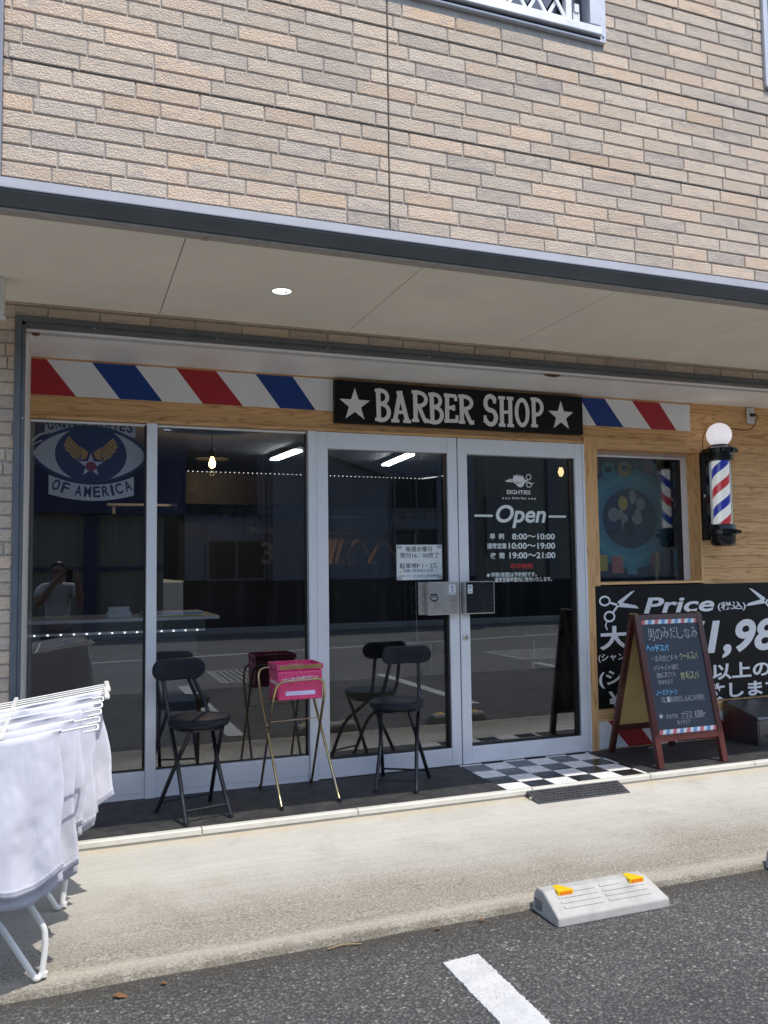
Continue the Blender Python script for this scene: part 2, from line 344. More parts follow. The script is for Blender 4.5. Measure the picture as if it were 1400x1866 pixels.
class MB:
    def __init__(s): s.v = []; s.f = []; s.m = []; s.c = None
    def add(s, verts, faces, mi=0):
        k = len(s.v); s.v += [tuple(p) for p in verts]
        s.f += [tuple(k+i for i in q) for q in faces]; s.m += [mi]*len(faces); return s
    def box(s, x0, x1, y0, y1, z0, z1, mi=0):
        x0, x1 = min(x0, x1), max(x0, x1); y0, y1 = min(y0, y1), max(y0, y1); z0, z1 = min(z0, z1), max(z0, z1)
        return s.add([(x0,y0,z0),(x1,y0,z0),(x1,y1,z0),(x0,y1,z0),(x0,y0,z1),(x1,y0,z1),(x1,y1,z1),(x0,y1,z1)],
            [(0,3,2,1),(4,5,6,7),(0,1,5,4),(1,2,6,5),(2,3,7,6),(3,0,4,7)], mi)
    def bar(s, a, b, w, h, up=(0,0,1), mi=0):
        a, b = Vector(a), Vector(b); d = (b-a).normalized(); u = Vector(up); u = (u-d*u.dot(d)).normalized(); r = d.cross(u)
        P = []
        for q in (a, b):
            for i, j in ((-1,-1),(1,-1),(1,1),(-1,1)): P.append(q+r*(w/2*i)+u*(h/2*j))
        return s.add(P, [(0,3,2,1),(4,5,6,7),(0,1,5,4),(1,2,6,5),(2,3,7,6),(3,0,4,7)], mi)
    def xz(s, pts, y, th, mi=0):                  # flat polygon facing -y, th thick
        n = len(pts)
        a = sum(pts[i][0]*pts[(i+1)%n][1]-pts[(i+1)%n][0]*pts[i][1] for i in range(n))
        if a < 0: pts = pts[::-1]
        V = [(x, y-th, z) for x, z in pts]+[(x, y, z) for x, z in pts]
        F = [tuple(range(n)), tuple(range(2*n-1, n-1, -1))]+[(i, i+n, (i+1)%n+n, (i+1)%n) for i in range(n)]
        return s.add(V, F, mi)
    def profile_x(s, prof, x0, x1, mi=0):         # closed (y,z) profile swept along x
        n = len(prof); V = [(x0, y, z) for y, z in prof]+[(x1, y, z) for y, z in prof]
        a = sum(prof[i][0]*prof[(i+1)%n][1]-prof[(i+1)%n][0]*prof[i][1] for i in range(n))
        F = [(i, (i+1)%n, (i+1)%n+n, i+n) for i in range(n)]+[tuple(range(n-1,-1,-1)), tuple(range(n, 2*n))]
        if a > 0: F = [q[::-1] for q in F]
        F = [q[::-1] for q in F]
        return s.add(V, F, mi)
    def tube(s, path, r, n=10, mi=0, closed=False, flat=1.):
        P = [Vector(p) for p in path]; m = len(P); V = []; F = []
        T = [((P[(i+1)%m]-P[i-1]) if closed else (P[min(i+1,m-1)]-P[max(i-1,0)])).normalized() for i in range(m)]
        u = Vector((0,0,1)) if abs(T[0].z) < .9 else Vector((0,1,0)); u = (u-T[0]*u.dot(T[0])).normalized()
        rr = r if isinstance(r, (list, tuple)) else [r]*m
        for i in range(m):
            u = (u-T[i]*u.dot(T[i])).normalized(); w = T[i].cross(u)
            for k in range(n):
                a = 2*math.pi*k/n; V.append(P[i]+(u*math.cos(a)*flat+w*math.sin(a))*rr[i])
        for i in range(m if closed else m-1):
            for k in range(n):
                j = (i+1)%m; F.append((i*n+k, i*n+(k+1)%n, j*n+(k+1)%n, j*n+k))
        if not closed: F += [tuple(range(n-1,-1,-1)), tuple((m-1)*n+k for k in range(n))]
        return s.add(V, F, mi)
    def lathe(s, prof, cx=0, cy=0, n=32, mi=0):   # (r,z) profile about a vertical axis
        V = []; F = []; m = len(prof)
        for r, z in prof:
            for k in range(n): a = 2*math.pi*k/n; V.append((cx+r*math.cos(a), cy+r*math.sin(a), z))
        for i in range(m-1):
            for k in range(n): F.append((i*n+k, i*n+(k+1)%n, (i+1)*n+(k+1)%n, (i+1)*n+k))
        F += [tuple(range(n-1,-1,-1)), tuple((m-1)*n+k for k in range(n))]
        return s.add(V, F, mi)
    def sphere(s, c, r, n=16, mi=0, sc=(1,1,1)):
        V = []; F = []; h = n//2
        for i in range(1, h):
            t = math.pi*i/h
            for k in range(n): a = 2*math.pi*k/n; V.append((c[0]+r*sc[0]*math.sin(t)*math.cos(a), c[1]+r*sc[1]*math.sin(t)*math.sin(a), c[2]+r*sc[2]*math.cos(t)))
        top = len(V); V.append((c[0], c[1], c[2]+r*sc[2])); V.append((c[0], c[1], c[2]-r*sc[2]))
        for i in range(h-2):
            for k in range(n): F.append((i*n+k, (i+1)*n+k, (i+1)*n+(k+1)%n, i*n+(k+1)%n))
        for k in range(n): F.append((top, k, (k+1)%n)); F.append((top+1, (h-2)*n+(k+1)%n, (h-2)*n+k))
        return s.add(V, F, mi)
    def text(s, body, x0, x1, z0, z1, y=0., th=.0006, bold=0., shear=0., mi=0, fn=None, space=1.):
        v, f = text_geo(body, bold, shear, space)
        X0 = min(p[0] for p in v); X1 = max(p[0] for p in v); Y0 = min(p[1] for p in v); Y1 = max(p[1] for p in v)
        kz = (z1-z0)/(Y1-Y0)
        if x1 is None: x1 = x0+(X1-X0)*kz
        kx = (x1-x0)/(X1-X0); V = []
        for a, b, c in v:
            p = (x0+(a-X0)*kx, z0+(b-Y0)*kz, th*(c+.01)/.02)     # u, v, outwards
            V.append(fn(*p) if fn else (p[0], y-p[2], p[1]))
        return s.add(V, f, mi)
    def chars(s, body, x0, x1, z0, z1, jit=.1, mi=0, fn=None, y=0., th=.0006, bold=0., shear=0.):
        # hand lettering: every character its own size, lean and height
        n = len(body); wd = [.55 if ord(c) < 0x250 else 1. for c in body]; tot = sum(wd); x = x0; h = z1-z0
        for c, k in zip(body, wd):
            cw = (x1-x0)*k/tot
            if c != ' ':
                a = random.uniform(-jit, jit); dz = random.uniform(-jit, jit)*h*.6; q = random.uniform(1-jit, 1+jit*.4)
                cx, cz = x+cw/2, z0+h/2+dz; hh = h*q
                if c in '・ー-': hh *= .14 if c != '・' else .2
                if c in 'ッャュョ': hh *= .7; cz -= h*.12
                kw = .10 if c == '・' else .44
                def g(u, v, d, cx=cx, cz=cz, a=a):
                    du, dv = u-cx, v-cz; u2, v2 = cx+du*math.cos(a)-dv*math.sin(a), cz+du*math.sin(a)+dv*math.cos(a)
                    return fn(u2, v2, d) if fn else (u2, y-d, v2)
                s.text(c, cx-cw*kw, cx+cw*kw, cz-hh/2, cz+hh/2, th=th, bold=bold, shear=shear+a, mi=mi, fn=g)
            x += cw
        return s
    def build(s, name, mats, parent=None, bevel=0., smooth=None, sub=0, seg=2, world=True, raw=False):
        me = bpy.data.meshes.new(name); off = Vector((0,0,0))
        if parent is not None and world: off = ORG.get(parent.name, Vector((0,0,0)))
        me.from_pydata([(p[0]-off.x, p[1]-off.y, p[2]-off.z) for p in s.v], [], s.f)
        ml = mats if isinstance(mats, (list, tuple)) else [mats]
        for q in ml: me.materials.append(MAT[q] if isinstance(q, str) else q)
        me.polygons.foreach_set('material_index', s.m)
        if s.c:
            ca = me.color_attributes.new('Col', 'FLOAT_COLOR', 'CORNER'); L = []
            for p, c in zip(me.polygons, s.c): L += [*c, 1.]*p.loop_total
            ca.data.foreach_set('color', L)
        me.update()
        if smooth is not None: me.shade_smooth(); me.set_sharp_from_angle(angle=R(smooth))
        o = bpy.data.objects.new(name, me); COL.objects.link(o)
        if parent is not None: o.parent = parent; ORG[o.name] = off
        if bevel:
            b = o.modifiers.new('bevel', 'BEVEL'); b.width = bevel; b.segments = seg; b.limit_method = 'ANGLE'; b.angle_limit = R(40)
        if sub: q = o.modifiers.new('sub', 'SUBSURF'); q.levels = sub; q.render_levels = sub
        return o
ORG = {}
def tag(o, label=None, cat=None, group=None, kind=None):
    for k, v in (('label', label), ('category', cat), ('group', group), ('kind', kind)):
        if v: o[k] = v
    return o
def thing(name, label, cat, loc=(0,0,0), rz=0., group=None):
    o = bpy.data.objects.new(name, None); COL.objects.link(o); o.location = loc; o.rotation_euler = (0,0,rz); o.empty_display_size = .1
    ORG[o.name] = Vector(loc); return tag(o, label, cat, group)
def copy_tree(o, parent=None):
    c = o.copy(); COL.objects.link(c)
    if parent is not None: c.parent = parent
    for ch in list(o.children): copy_tree(ch, c)
    return c
def star(cx, cz, rx, rz, k=.40, rot=0.):
    P = []
    for i in range(10):
        a = math.pi/2+i*math.pi/5+rot; q = 1 if i%2 == 0 else k
        P.append((cx+rx*q*math.cos(a), cz+rz*q*math.sin(a)))
    return P
def ell(cx, cz, rx, rz, n=40, a0=0., a1=2*math.pi):
    return [(cx+rx*math.cos(a0+(a1-a0)*i/(n if a1-a0 > 6.2 else n-1)), cz+rz*math.sin(a0+(a1-a0)*i/(n if a1-a0 > 6.2 else n-1))) for i in range(n)]
def ring(mb, cx, cz, rx, rz, w, y, th, n=40, a0=0., a1=2*math.pi, mi=0, fn=None):
    full = a1-a0 > 6.2; m = n if full else n-1; V = []; F = []
    for i in range(n):
        a = a0+(a1-a0)*i/m
        for q, d in ((1,0),(1,th),(0,th),(0,0)):
            x, z = cx+(rx-(w if q == 0 else 0))*math.cos(a), cz+(rz-(w if q == 0 else 0))*math.sin(a)
            V.append((x, y-d, z))
    for i in range(n if full else n-1):
        j = (i+1)%n
        for k in range(4): F.append((i*4+k, j*4+k, j*4+(k+1)%4, i*4+(k+1)%4))
    mb.add(V, F, mi); return mb
def stroke(mb, pts, w, y, th, mi=0):          # a thick line on the facade, mitred
    n = len(pts); L = []; Rr = []
    for i in range(n):
        a = Vector(pts[max(i-1,0)]); b = Vector(pts[i]); c = Vector(pts[min(i+1,n-1)])
        d1 = (b-a).normalized() if i > 0 else (c-b).normalized(); d2 = (c-b).normalized() if i < n-1 else d1
        nrm = Vector((-(d1+d2).y, (d1+d2).x)).normalized(); k = 1/max(.5, nrm.dot(Vector((-d1.y, d1.x))))
        L.append(b+nrm*(w/2*k)); Rr.append(b-nrm*(w/2*k))
    V = [(p.x, y-th, p.y) for p in L]+[(p.x, y-th, p.y) for p in Rr]+[(p.x, y, p.y) for p in L]+[(p.x, y, p.y) for p in Rr]
    F = []
    for i in range(n-1):
        F += [(n+i, n+i+1, i+1, i), (i, i+1, 2*n+i+1, 2*n+i), (n+i+1, n+i, 3*n+i, 3*n+i+1)]
    F += [(0, 2*n, 3*n, n), (n-1, 2*n-1, 4*n-1, 3*n-1)]
    return mb.add(V, F, mi)

def words(parent, mat, y, rows, name='lettering', th=.0006):      # one part per line of writing
    for r in rows:
        mb = MB(); mb.text(r[0], *r[1:5], y, th, bold=r[5] if len(r) > 5 else 0., shear=r[6] if len(r) > 6 else 0.); mb.build(name, mat, parent)
def studs(parent, mat, ends, r, name='screw', n=8):
    for a, b in ends: mb = MB(); mb.tube([a, b], r, n); mb.build(name, mat, parent)

# ------------------------------------------------------------------ bricks: every course laid brick by brick
def brick_wall(mb, x0, x1, z0, z1, y, holes=(), zref=2.674, dz=.0633, seam_every=7, vseam=None, depth=.012, rnd=None):
    rnd = rnd or random.Random(3); mb.c = mb.c if mb.c is not None else []
    k0 = math.floor((z0-zref)/dz)-1; k1 = math.ceil((z1-zref)/dz)+1
    pal = [.05, .2, .35, .5, .5, .6, .7, .85, .95]
    def slab(a, b, c, d, col):
        i = .0032; t = depth
        V = [(a, y, c), (b, y, c), (b, y, d), (a, y, d), (a, y-t+.003, c), (b, y-t+.003, c), (b, y-t+.003, d), (a, y-t+.003, d),
             (a+i, y-t, c+i), (b-i, y-t, c+i), (b-i, y-t, d-i), (a+i, y-t, d-i)]
        F = [(8,9,10,11), (4,5,9,8), (5,6,10,9), (6,7,11,10), (7,4,8,11), (0,1,5,4), (1,2,6,5), (2,3,7,6), (3,0,4,7)]
        mb.add(V, F, 0); mb.c += [col]*len(F)
    for k in range(k0, k1):
        lo = zref+k*dz; strong = (k % seam_every) == 0
        c, d = lo+(.0055 if strong else .004), lo+dz-.0035
        c, d = max(c, z0), min(d, z1)
        if d-c < .008: continue
        x = x0-1.2-rnd.random()*.25
        while x < x1:
            L = rnd.choice((.205, .215, .225, .235, .24, .255, .27)); a, b = x+.003, x+L-.003; x += L
            col = (min(1, max(0, rnd.choice(pal)+rnd.uniform(-.08, .08))), rnd.random(), rnd.random())
            segs = [(max(a, x0), min(b, x1))]
            for vs in (vseam or ()):
                nx = []
                for p, q in segs: nx += [(p, min(q, vs-.003)), (max(p, vs+.003), q)] if p < vs < q else [(p, q)]
                segs = nx
            for hx0, hx1, hz0, hz1 in holes:
                if hz0 < d and hz1 > c:
                    nx = []
                    for p, q in segs: nx += [(p, min(q, hx0)), (max(p, hx1), q)]
                    segs = nx
            for p, q in segs:
                if q-p > .012: slab(p, q, c, d, col)
    return mb
# ================================================================== SETTING: ground
def ground():
    mb = MB(); mb.add([(-70,-90,-.13),(70,-90,-.13),(70,30,-.13),(-70,30,-.13)], [(0,1,2,3)])
    tag(mb.build('asphalt_ground', 'asphalt'), kind='structure')
    mb = MB(); mb.add([(-70,-13.7,-.1275),(70,-13.7,-.1275),(70,-5.0,-.1275),(-70,-5.0,-.1275)], [(0,1,2,3)])
    tag(mb.build('road', 'road'), kind='structure')
    # concrete apron: falls from the sill to a rounded lip at the asphalt
    mb = MB(); xs = [-8+i*.25 for i in range(89)]; rnd = random.Random(5)
    ys = [(-.60,-.034), (-.72,-.037), (-1.1,-.060), (-1.45,-.084), (-1.70,-.100), (-1.79,-.106), (-1.825,-.112), (-1.842,-.140)]
    V = []; F = []
    for x in xs:
        j = rnd.uniform(-.006, .006)
        for i, (y, z) in enumerate(ys): V.append((x, y+(j if i > 4 else 0), z))
    n = len(ys)
    for i in range(len(xs)-1):
        for k in range(n-1): F.append((i*n+k, i*n+k+1, (i+1)*n+k+1, (i+1)*n+k))
    mb.add(V, F); tag(mb.build('concrete_pavement', 'concrete', smooth=40), kind='structure')
    # threshold slab of the recess, with the mats lying on it
    mb = MB(); mb.box(-.25, 8., -.655, .16, -.2, -.006)
    tag(mb.build('threshold_floor', 'kerbc'), kind='structure')
ground()

def painted_line(name, label, pts, jag=.0035, seed=1, group=None):
    rnd = random.Random(seed); P = []
    for i in range(len(pts)):
        a, b = Vector(pts[i]), Vector(pts[(i+1)%len(pts)]); L = (b-a).length; n = max(1, int(L/.009))
        nr = Vector((-(b-a).y, (b-a).x)).normalized()
        for k in range(n):
            P.append(a+(b-a)*(k/n)+nr*rnd.uniform(-jag, jag))
    mb = MB(); n = len(P)
    mb.add([(p.x, p.y, -.1235) for p in P]+[(p.x, p.y, -.131) for p in P], [tuple(range(n))]+[((i+1)%n, i, i+n, (i+1)%n+n) for i in range(n)])
    o = mb.build(name, 'line'); tag(o, label, 'road marking', group)
    return o
painted_line('bay_line', 'cracked white bay line painted on the asphalt in the foreground', [(1.225,-5.4),(1.370,-5.4),(1.392,-2.108),(1.248,-2.122)], seed=2, group='parking bay lines')
painted_line('bay_line', 'white bay line reflected in the left door below the folding chair', [(3.75,-5.4),(3.88,-5.4),(3.93,-2.75),(3.80,-2.75)], seed=3, group='parking bay lines')
painted_line('bay_line', 'white bay line reflected in the right door glass', [(6.2,-5.6),(6.33,-5.6),(6.4,-2.9),(6.27,-2.9)], seed=4, group='parking bay lines')
painted_line('road_edge_line', 'long white edge line of the road seen only mirrored in the glass', [(-6,-7.72),(22,-11.6),(22,-11.45),(-6,-7.60)], seed=6)

def drain(x, y, w, d, label):
    t = thing('drain_grate', label, 'drain', (x, y, -.126), 0, 'drain grates in the road')
    mb = MB()
    for a, b, c, e in ((0, w, 0, .06), (0, w, d-.06, d), (0, .06, .06, d-.06), (w-.06, w, .06, d-.06)): mb.box(x+a, x+b, y+c, y+e, -.131, -.122)
    mb.build('frame', 'kerbc', t)
    mb = MB(); n = int(w/.09)
    for i in range(n): mb.box(x+.07+i*(w-.14)/n, x+.07+(i+.55)*(w-.14)/n, y+.06, y+d-.06, -.131, -.123)
    mb.build('bars', 'kerbc', t)
    mb = MB(); mb.box(x+.06, x+w-.06, y+.06, y+d-.06, -.1315, -.1255); mb.build('pit', 'grate', t)
drain(1.75, -6.75, .62, 1.35, 'striped drain grate mirrored between folding chair and tin stand')
drain(6.3, -7.3, 1.3, 1.35, 'wide striped drain grate mirrored in the right door beside the board')

# ================================================================== THE BUILDING
YU = -1.725          # upper wall plane
YL = -.60            # lower wall plane
ZS = 2.563           # soffit
B = thing('barber_shop_building', 'brick clad building with a shop front under its overhanging upper floor', 'building')

def upper():
    holes = [(.47, 2.332, 3.728, 6), (3.322, 4.7, 3.712, 6)]
    mb = brick_wall(MB(), -.245, 6.2, 2.662, 4.35, YU+.012, holes, vseam=(1.239,), rnd=random.Random(11))
    brick_wall(mb, -1.6, -.307, 2.672, 4.35, YU+.012, rnd=random.Random(12)); mb.build('upper_wall', 'brick', B)
    mb = MB()
    for x0, x1, z0, z1 in ((-1.6,.47,2.64,4.4), (.47,2.332,2.64,3.73), (2.332,3.322,2.64,4.4), (3.322,4.7,2.64,3.71), (4.7,6.3,2.64,4.4)):
        mb.box(x0, x1, YU+.0060, YU+.2, z0, z1)
    mb.build('mortar_bed', 'mortar', B)
    mb = MB()
    for k in range(0, 26, 7): mb.box(-.245, 6.2, YU+.0035, YU+.0064, 2.674+k*.0633-.0034, 2.674+k*.0633+.0055)
    mb.box(1.2362, 1.2418, YU+.003, YU+.0062, 2.66, 4.35)
    mb.build('panel_joint', 'joint', B)
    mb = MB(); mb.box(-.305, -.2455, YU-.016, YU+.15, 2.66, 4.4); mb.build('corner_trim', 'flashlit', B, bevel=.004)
    # flashing: sloped drip, its sky shine painted pale, over a dark undercut face
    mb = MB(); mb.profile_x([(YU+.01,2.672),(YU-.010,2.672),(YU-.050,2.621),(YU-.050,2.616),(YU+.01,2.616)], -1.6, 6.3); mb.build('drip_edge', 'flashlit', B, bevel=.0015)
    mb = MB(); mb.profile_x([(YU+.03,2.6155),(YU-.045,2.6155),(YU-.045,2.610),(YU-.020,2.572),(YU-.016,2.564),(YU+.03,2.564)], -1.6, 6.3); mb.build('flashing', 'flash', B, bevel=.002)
    mb = MB(); mb.profile_x([(YU+.06,2.5635),(YU-.004,2.5635),(YU-.004,2.556),(YU+.06,2.559)], -1.6, 6.3); mb.build('soffit_edge_strip', 'mortar', B)
    # soffit boards, one metre wide
    xs = [-1.6,-.592,.410,1.416,2.420,3.424,4.43,5.43,6.3]; mb = MB()
    for a, b in zip(xs, xs[1:]): mb.box(a+.002, b-.002, YU+.062, YL-.003, ZS, ZS+.03)
    mb.build('soffit', 'soffit', B, bevel=.0012)
    mb = MB(); mb.box(-1.6, 6.3, YU+.06, YL, ZS+.008, ZS+.05); mb.build('soffit_backing', 'joint', B)
    mb = MB(); mb.tube([(.478,YU+.04,2.566),(.478,YU+.04,2.552)], .010, 10); mb.box(.462,.494,YU+.025,YU+.055,2.555,2.5625); mb.build('soffit_bracket', 'mortar', B)
upper()

def upper_window(x0, x1, z0, lattice=True):
    w = MB(); w.box(x0-.002, x1, YU-.020, YU+.1, z0-.003, z0+.007); w.box(x1-.028, x1+.004, YU-.018, YU+.1, z0+.0085, 5.0); w.box(x0-.004, x0+.028, YU-.018, YU+.1, z0+.0085, 5.0)
    f = w.build('window_flange', 'winsill', B, bevel=.002)
    t = MB()
    t.profile_x([(YU+.08,z0+.021),(YU-.030,z0+.021),(YU-.034,z0+.025),(YU-.030,z0+.064),(YU-.012,z0+.072),(YU+.08,z0+.072)], x0+.03, x1-.0285)
    t.box(x1-.088, x1-.029, YU-.026, YU+.08, z0+.0725, 5.0); t.box(x0+.029, x0+.088, YU-.026, YU+.08, z0+.0725, 5.0)
    t.build('window_frame', 'winsill', B, bevel=.004)
    t = MB(); t.profile_x([(YU+.02,z0+.0075),(YU-.004,z0+.0075),(YU-.012,z0+.0205),(YU+.02,z0+.0205)], x0+.03, x1-.03); t.build('undersill_shade', 'navy', B)  # shade under the sill, painted as a dark navy strip
    t = MB(); t.tube([(x1-.012,YU-.018,z0+.03),(x1-.012,YU-.024,z0+.03)], .007, 8); t.build('screw', 'steel', B)
    t = MB(); t.box(x0+.03, x1-.03, YU+.04, YU+.046, z0+.06, 5.0); t.build('window_pane', 'glass2', B)
    t = MB(); t.box(x0-.1, x1+.1, YU+.30, YU+.34, z0-.1, 5.1); t.build('window_backing', 'joint', B)
    if lattice:
        t = MB(); a, b, c, d = x0+.09, x1-.21, z0+.07, 4.9; p = .105; h = .175
        k = -20
        while k < 40:
            for sgn in (1, -1):
                pts = []
                xa = a+k*p
                # clip each diagonal to the frame opening
                def at(z): return xa+sgn*(z-c)/h*p
                za, zb = c, d
                cand = sorted([c, d]+[c+sgn*(q-xa)*h/p for q in (a, b)])
                seg = [(z, at(z)) for z in cand if c-1e-6 <= z <= d+1e-6 and a-1e-6 <= at(z) <= b+1e-6]
                if len(seg) >= 2 and abs(seg[0][0]-seg[-1][0]) > .01:
                    yy = YU+.004*(1 if sgn > 0 else -1)
                    t.bar((seg[0][1], yy, seg[0][0]), (seg[-1][1], yy, seg[-1][0]), .016, .007, up=(0,1,0))
            k += 1
        t.box(b, b+.03, YU-.012, YU+.018, c, d); t.box(a-.02, b, YU-.010, YU+.014, c-.004, c+.016)
        t.build('lattice', 'whitemetal', B)
        t = MB(); t.box(b+.05, b+.085, YU+.005, YU+.03, z0+.085, z0+.13); t.box(b+.055, b+.08, YU, YU+.02, z0+.1305, z0+.17); t.build('window_catch', 'plastic', B)
upper_window(.468, 2.336, 3.722)
upper_window(3.318, 4.70, 3.706, False)

def lower():
    rnd = random.Random(23)
    mb = brick_wall(MB(), -1.6, -.256, -.03, ZS+.01, YL, (), rnd=rnd); brick_wall(mb, -.256, 6.3, 2.497, ZS+.01, YL, (), rnd=rnd)
    mb.build('lower_wall', 'brick', B)
    mb = MB(); mb.box(-1.6, -.256, YL-.004, YL+.3, -.1, 2.6); mb.box(-.256, 6.3, YL-.004, YL+.2, 2.497, 2.6); mb.build('lower_mortar_bed', 'mortar', B)
    # opening frame: slate upright, dusty head
    mb = MB(); mb.box(-.2555, -.228, YL-.022, YL+.05, -.02, 2.497); mb.box(-.2275, -.212, YL-.014, YL+.05, -.02, 2.455); mb.build('opening_jamb', 'frame', B, bevel=.002)
    mb = MB(); mb.box(-.2275, 6.3, YL-.022, YL+.05, 2.470, 2.497); mb.box(-.2115, 6.3, YL-.014, YL+.05, 2.452, 2.4695); mb.build('opening_head', 'frametop', B, bevel=.002)
    studs(B, 'steel', [((-.219,YL-.014,.5+i*.75),(-.219,YL-.018,.5+i*.75)) for i in range(3)]+[((.1+i*.6,YL-.014,2.461),(.1+i*.6,YL-.018,2.461)) for i in range(9)], .004)
    # white underside of the shutter box with its slot, white reveal on the left
    mb = MB(); mb.box(-.2115, 6.3, YL+.052, -.480, 2.456, 2.5); mb.box(-.2115, 6.3, -.440, .03, 2.452, 2.5); mb.build('shutter_head', 'white', B, bevel=.0015)
    mb = MB(); mb.box(-.2115, 6.3, -.4795, -.4405, 2.485, 2.495); mb.build('shutter_slot', 'joint', B)
    mb = MB(); mb.box(-.26, -.2125, YL+.052, .06, -.02, 2.5); mb.build('reveal', 'white', B, bevel=.001)
    for x, y, l in ((2.76,-.460,.10), (-.19,-.46,.035)):
        mb = MB(); mb.box(x, x+l, y-.012, y+.014, 2.4485, 2.4555)
        for k in range(1, 4): mb.box(x+l*k/5, x+l*(k+.7)/5, y-.014, y+.010, 2.4455-.001*k, 2.4500)
        mb.build('rusty_catch', 'rust', B)
    # sill edge: pale metal lip in lengths
    xs = [-.26,.620,1.425,2.470,3.282,4.086,5.2,6.3]; mb = MB()
    for a, b in zip(xs, xs[1:]): mb.profile_x([(-.640,.006),(-.672,.006),(-.678,.001),(-.678,-.022),(-.640,-.022)], a+.0025, b-.0025)
    mb.build('sill_edge', 'trimlip', B, bevel=.001)
    mb = MB(); mb.box(-.26, 6.3, -.672, -.6, -.12, -.0225); mb.build('sill_base', 'kerbc', B)
lower()

# ------------------------------------------------------------------ shop front
def shopfront():
    # cedar header: boards behind the signs, pale strip over the frames
    mb = MB()
    mb.box(-.2115, 3.33, .012, .05, 2.128, 2.235); mb.box(-.2115, 1.1, .012, .05, 2.236, 2.4545); mb.box(1.102, 6.3, .012, .05, 2.236, 2.4545)
    mb.box(3.331, 6.3, .012, .05, 2.160, 2.2355)
    mb.build('cedar_header', 'wood', B, bevel=.0015)
    mb = MB(); mb.box(-.2115, .42, -.006, .05, 2.108, 2.1275); mb.box(.421, 3.33, -.008, .05, 2.108, 2.1275); mb.build('cedar_strip', 'woodtrim', B, bevel=.002)
    # aluminium window frames
    for nm, q in (('mullion', (.403, .460, -.02, .07, 0, 2.1075)), ('door_post', (1.351, 1.401, -.02, .07, 0, 2.1075)), ('bottom_rail', (-.2115, .4025, -.006, .07, .036, .152)),
                  ('bottom_rail', (.4605, 1.3505, -.006, .07, .036, .152)), ('window_sill', (-.2115, .4025, -.002, .07, 0, .0355)), ('window_sill', (.4605, 1.3505, -.002, .07, 0, .0355)), ('door_post', (3.312, 3.330, -.015, .07, 0, 2.1075))):
        F = MB(); F.box(*q); F.build(nm, 'alu', B, bevel=.0025)
    studs(B, 'steel', [((x,-.0195,z),(x,-.0215,z)) for z in (.55, 1.0, 1.50, 1.95) for x in (.417, .446, 1.363)], .0028)
    for a, b in ((-.2115, .4025), (.4605, 1.3505)):
        mb = MB(); mb.tube([(a+.002,.012,2.0975),(b-.012,.012,2.0975)], .0085, 12); mb.box(a, b, .020, .07, 2.0985, 2.1075); mb.build('top_rail', 'whitemetal', B, smooth=40)
        mb = MB(); mb.box(a, b, .030, .036, .1525, 2.0983); mb.build('window_pane', 'glass', B)
        mb = MB(); mb.box(b-.012, b, .024, .029, .1525, 2.098); mb.box(a, b-.012, .024, .029, .1525, .160); mb.build('seal', 'seal', B)
shopfront()

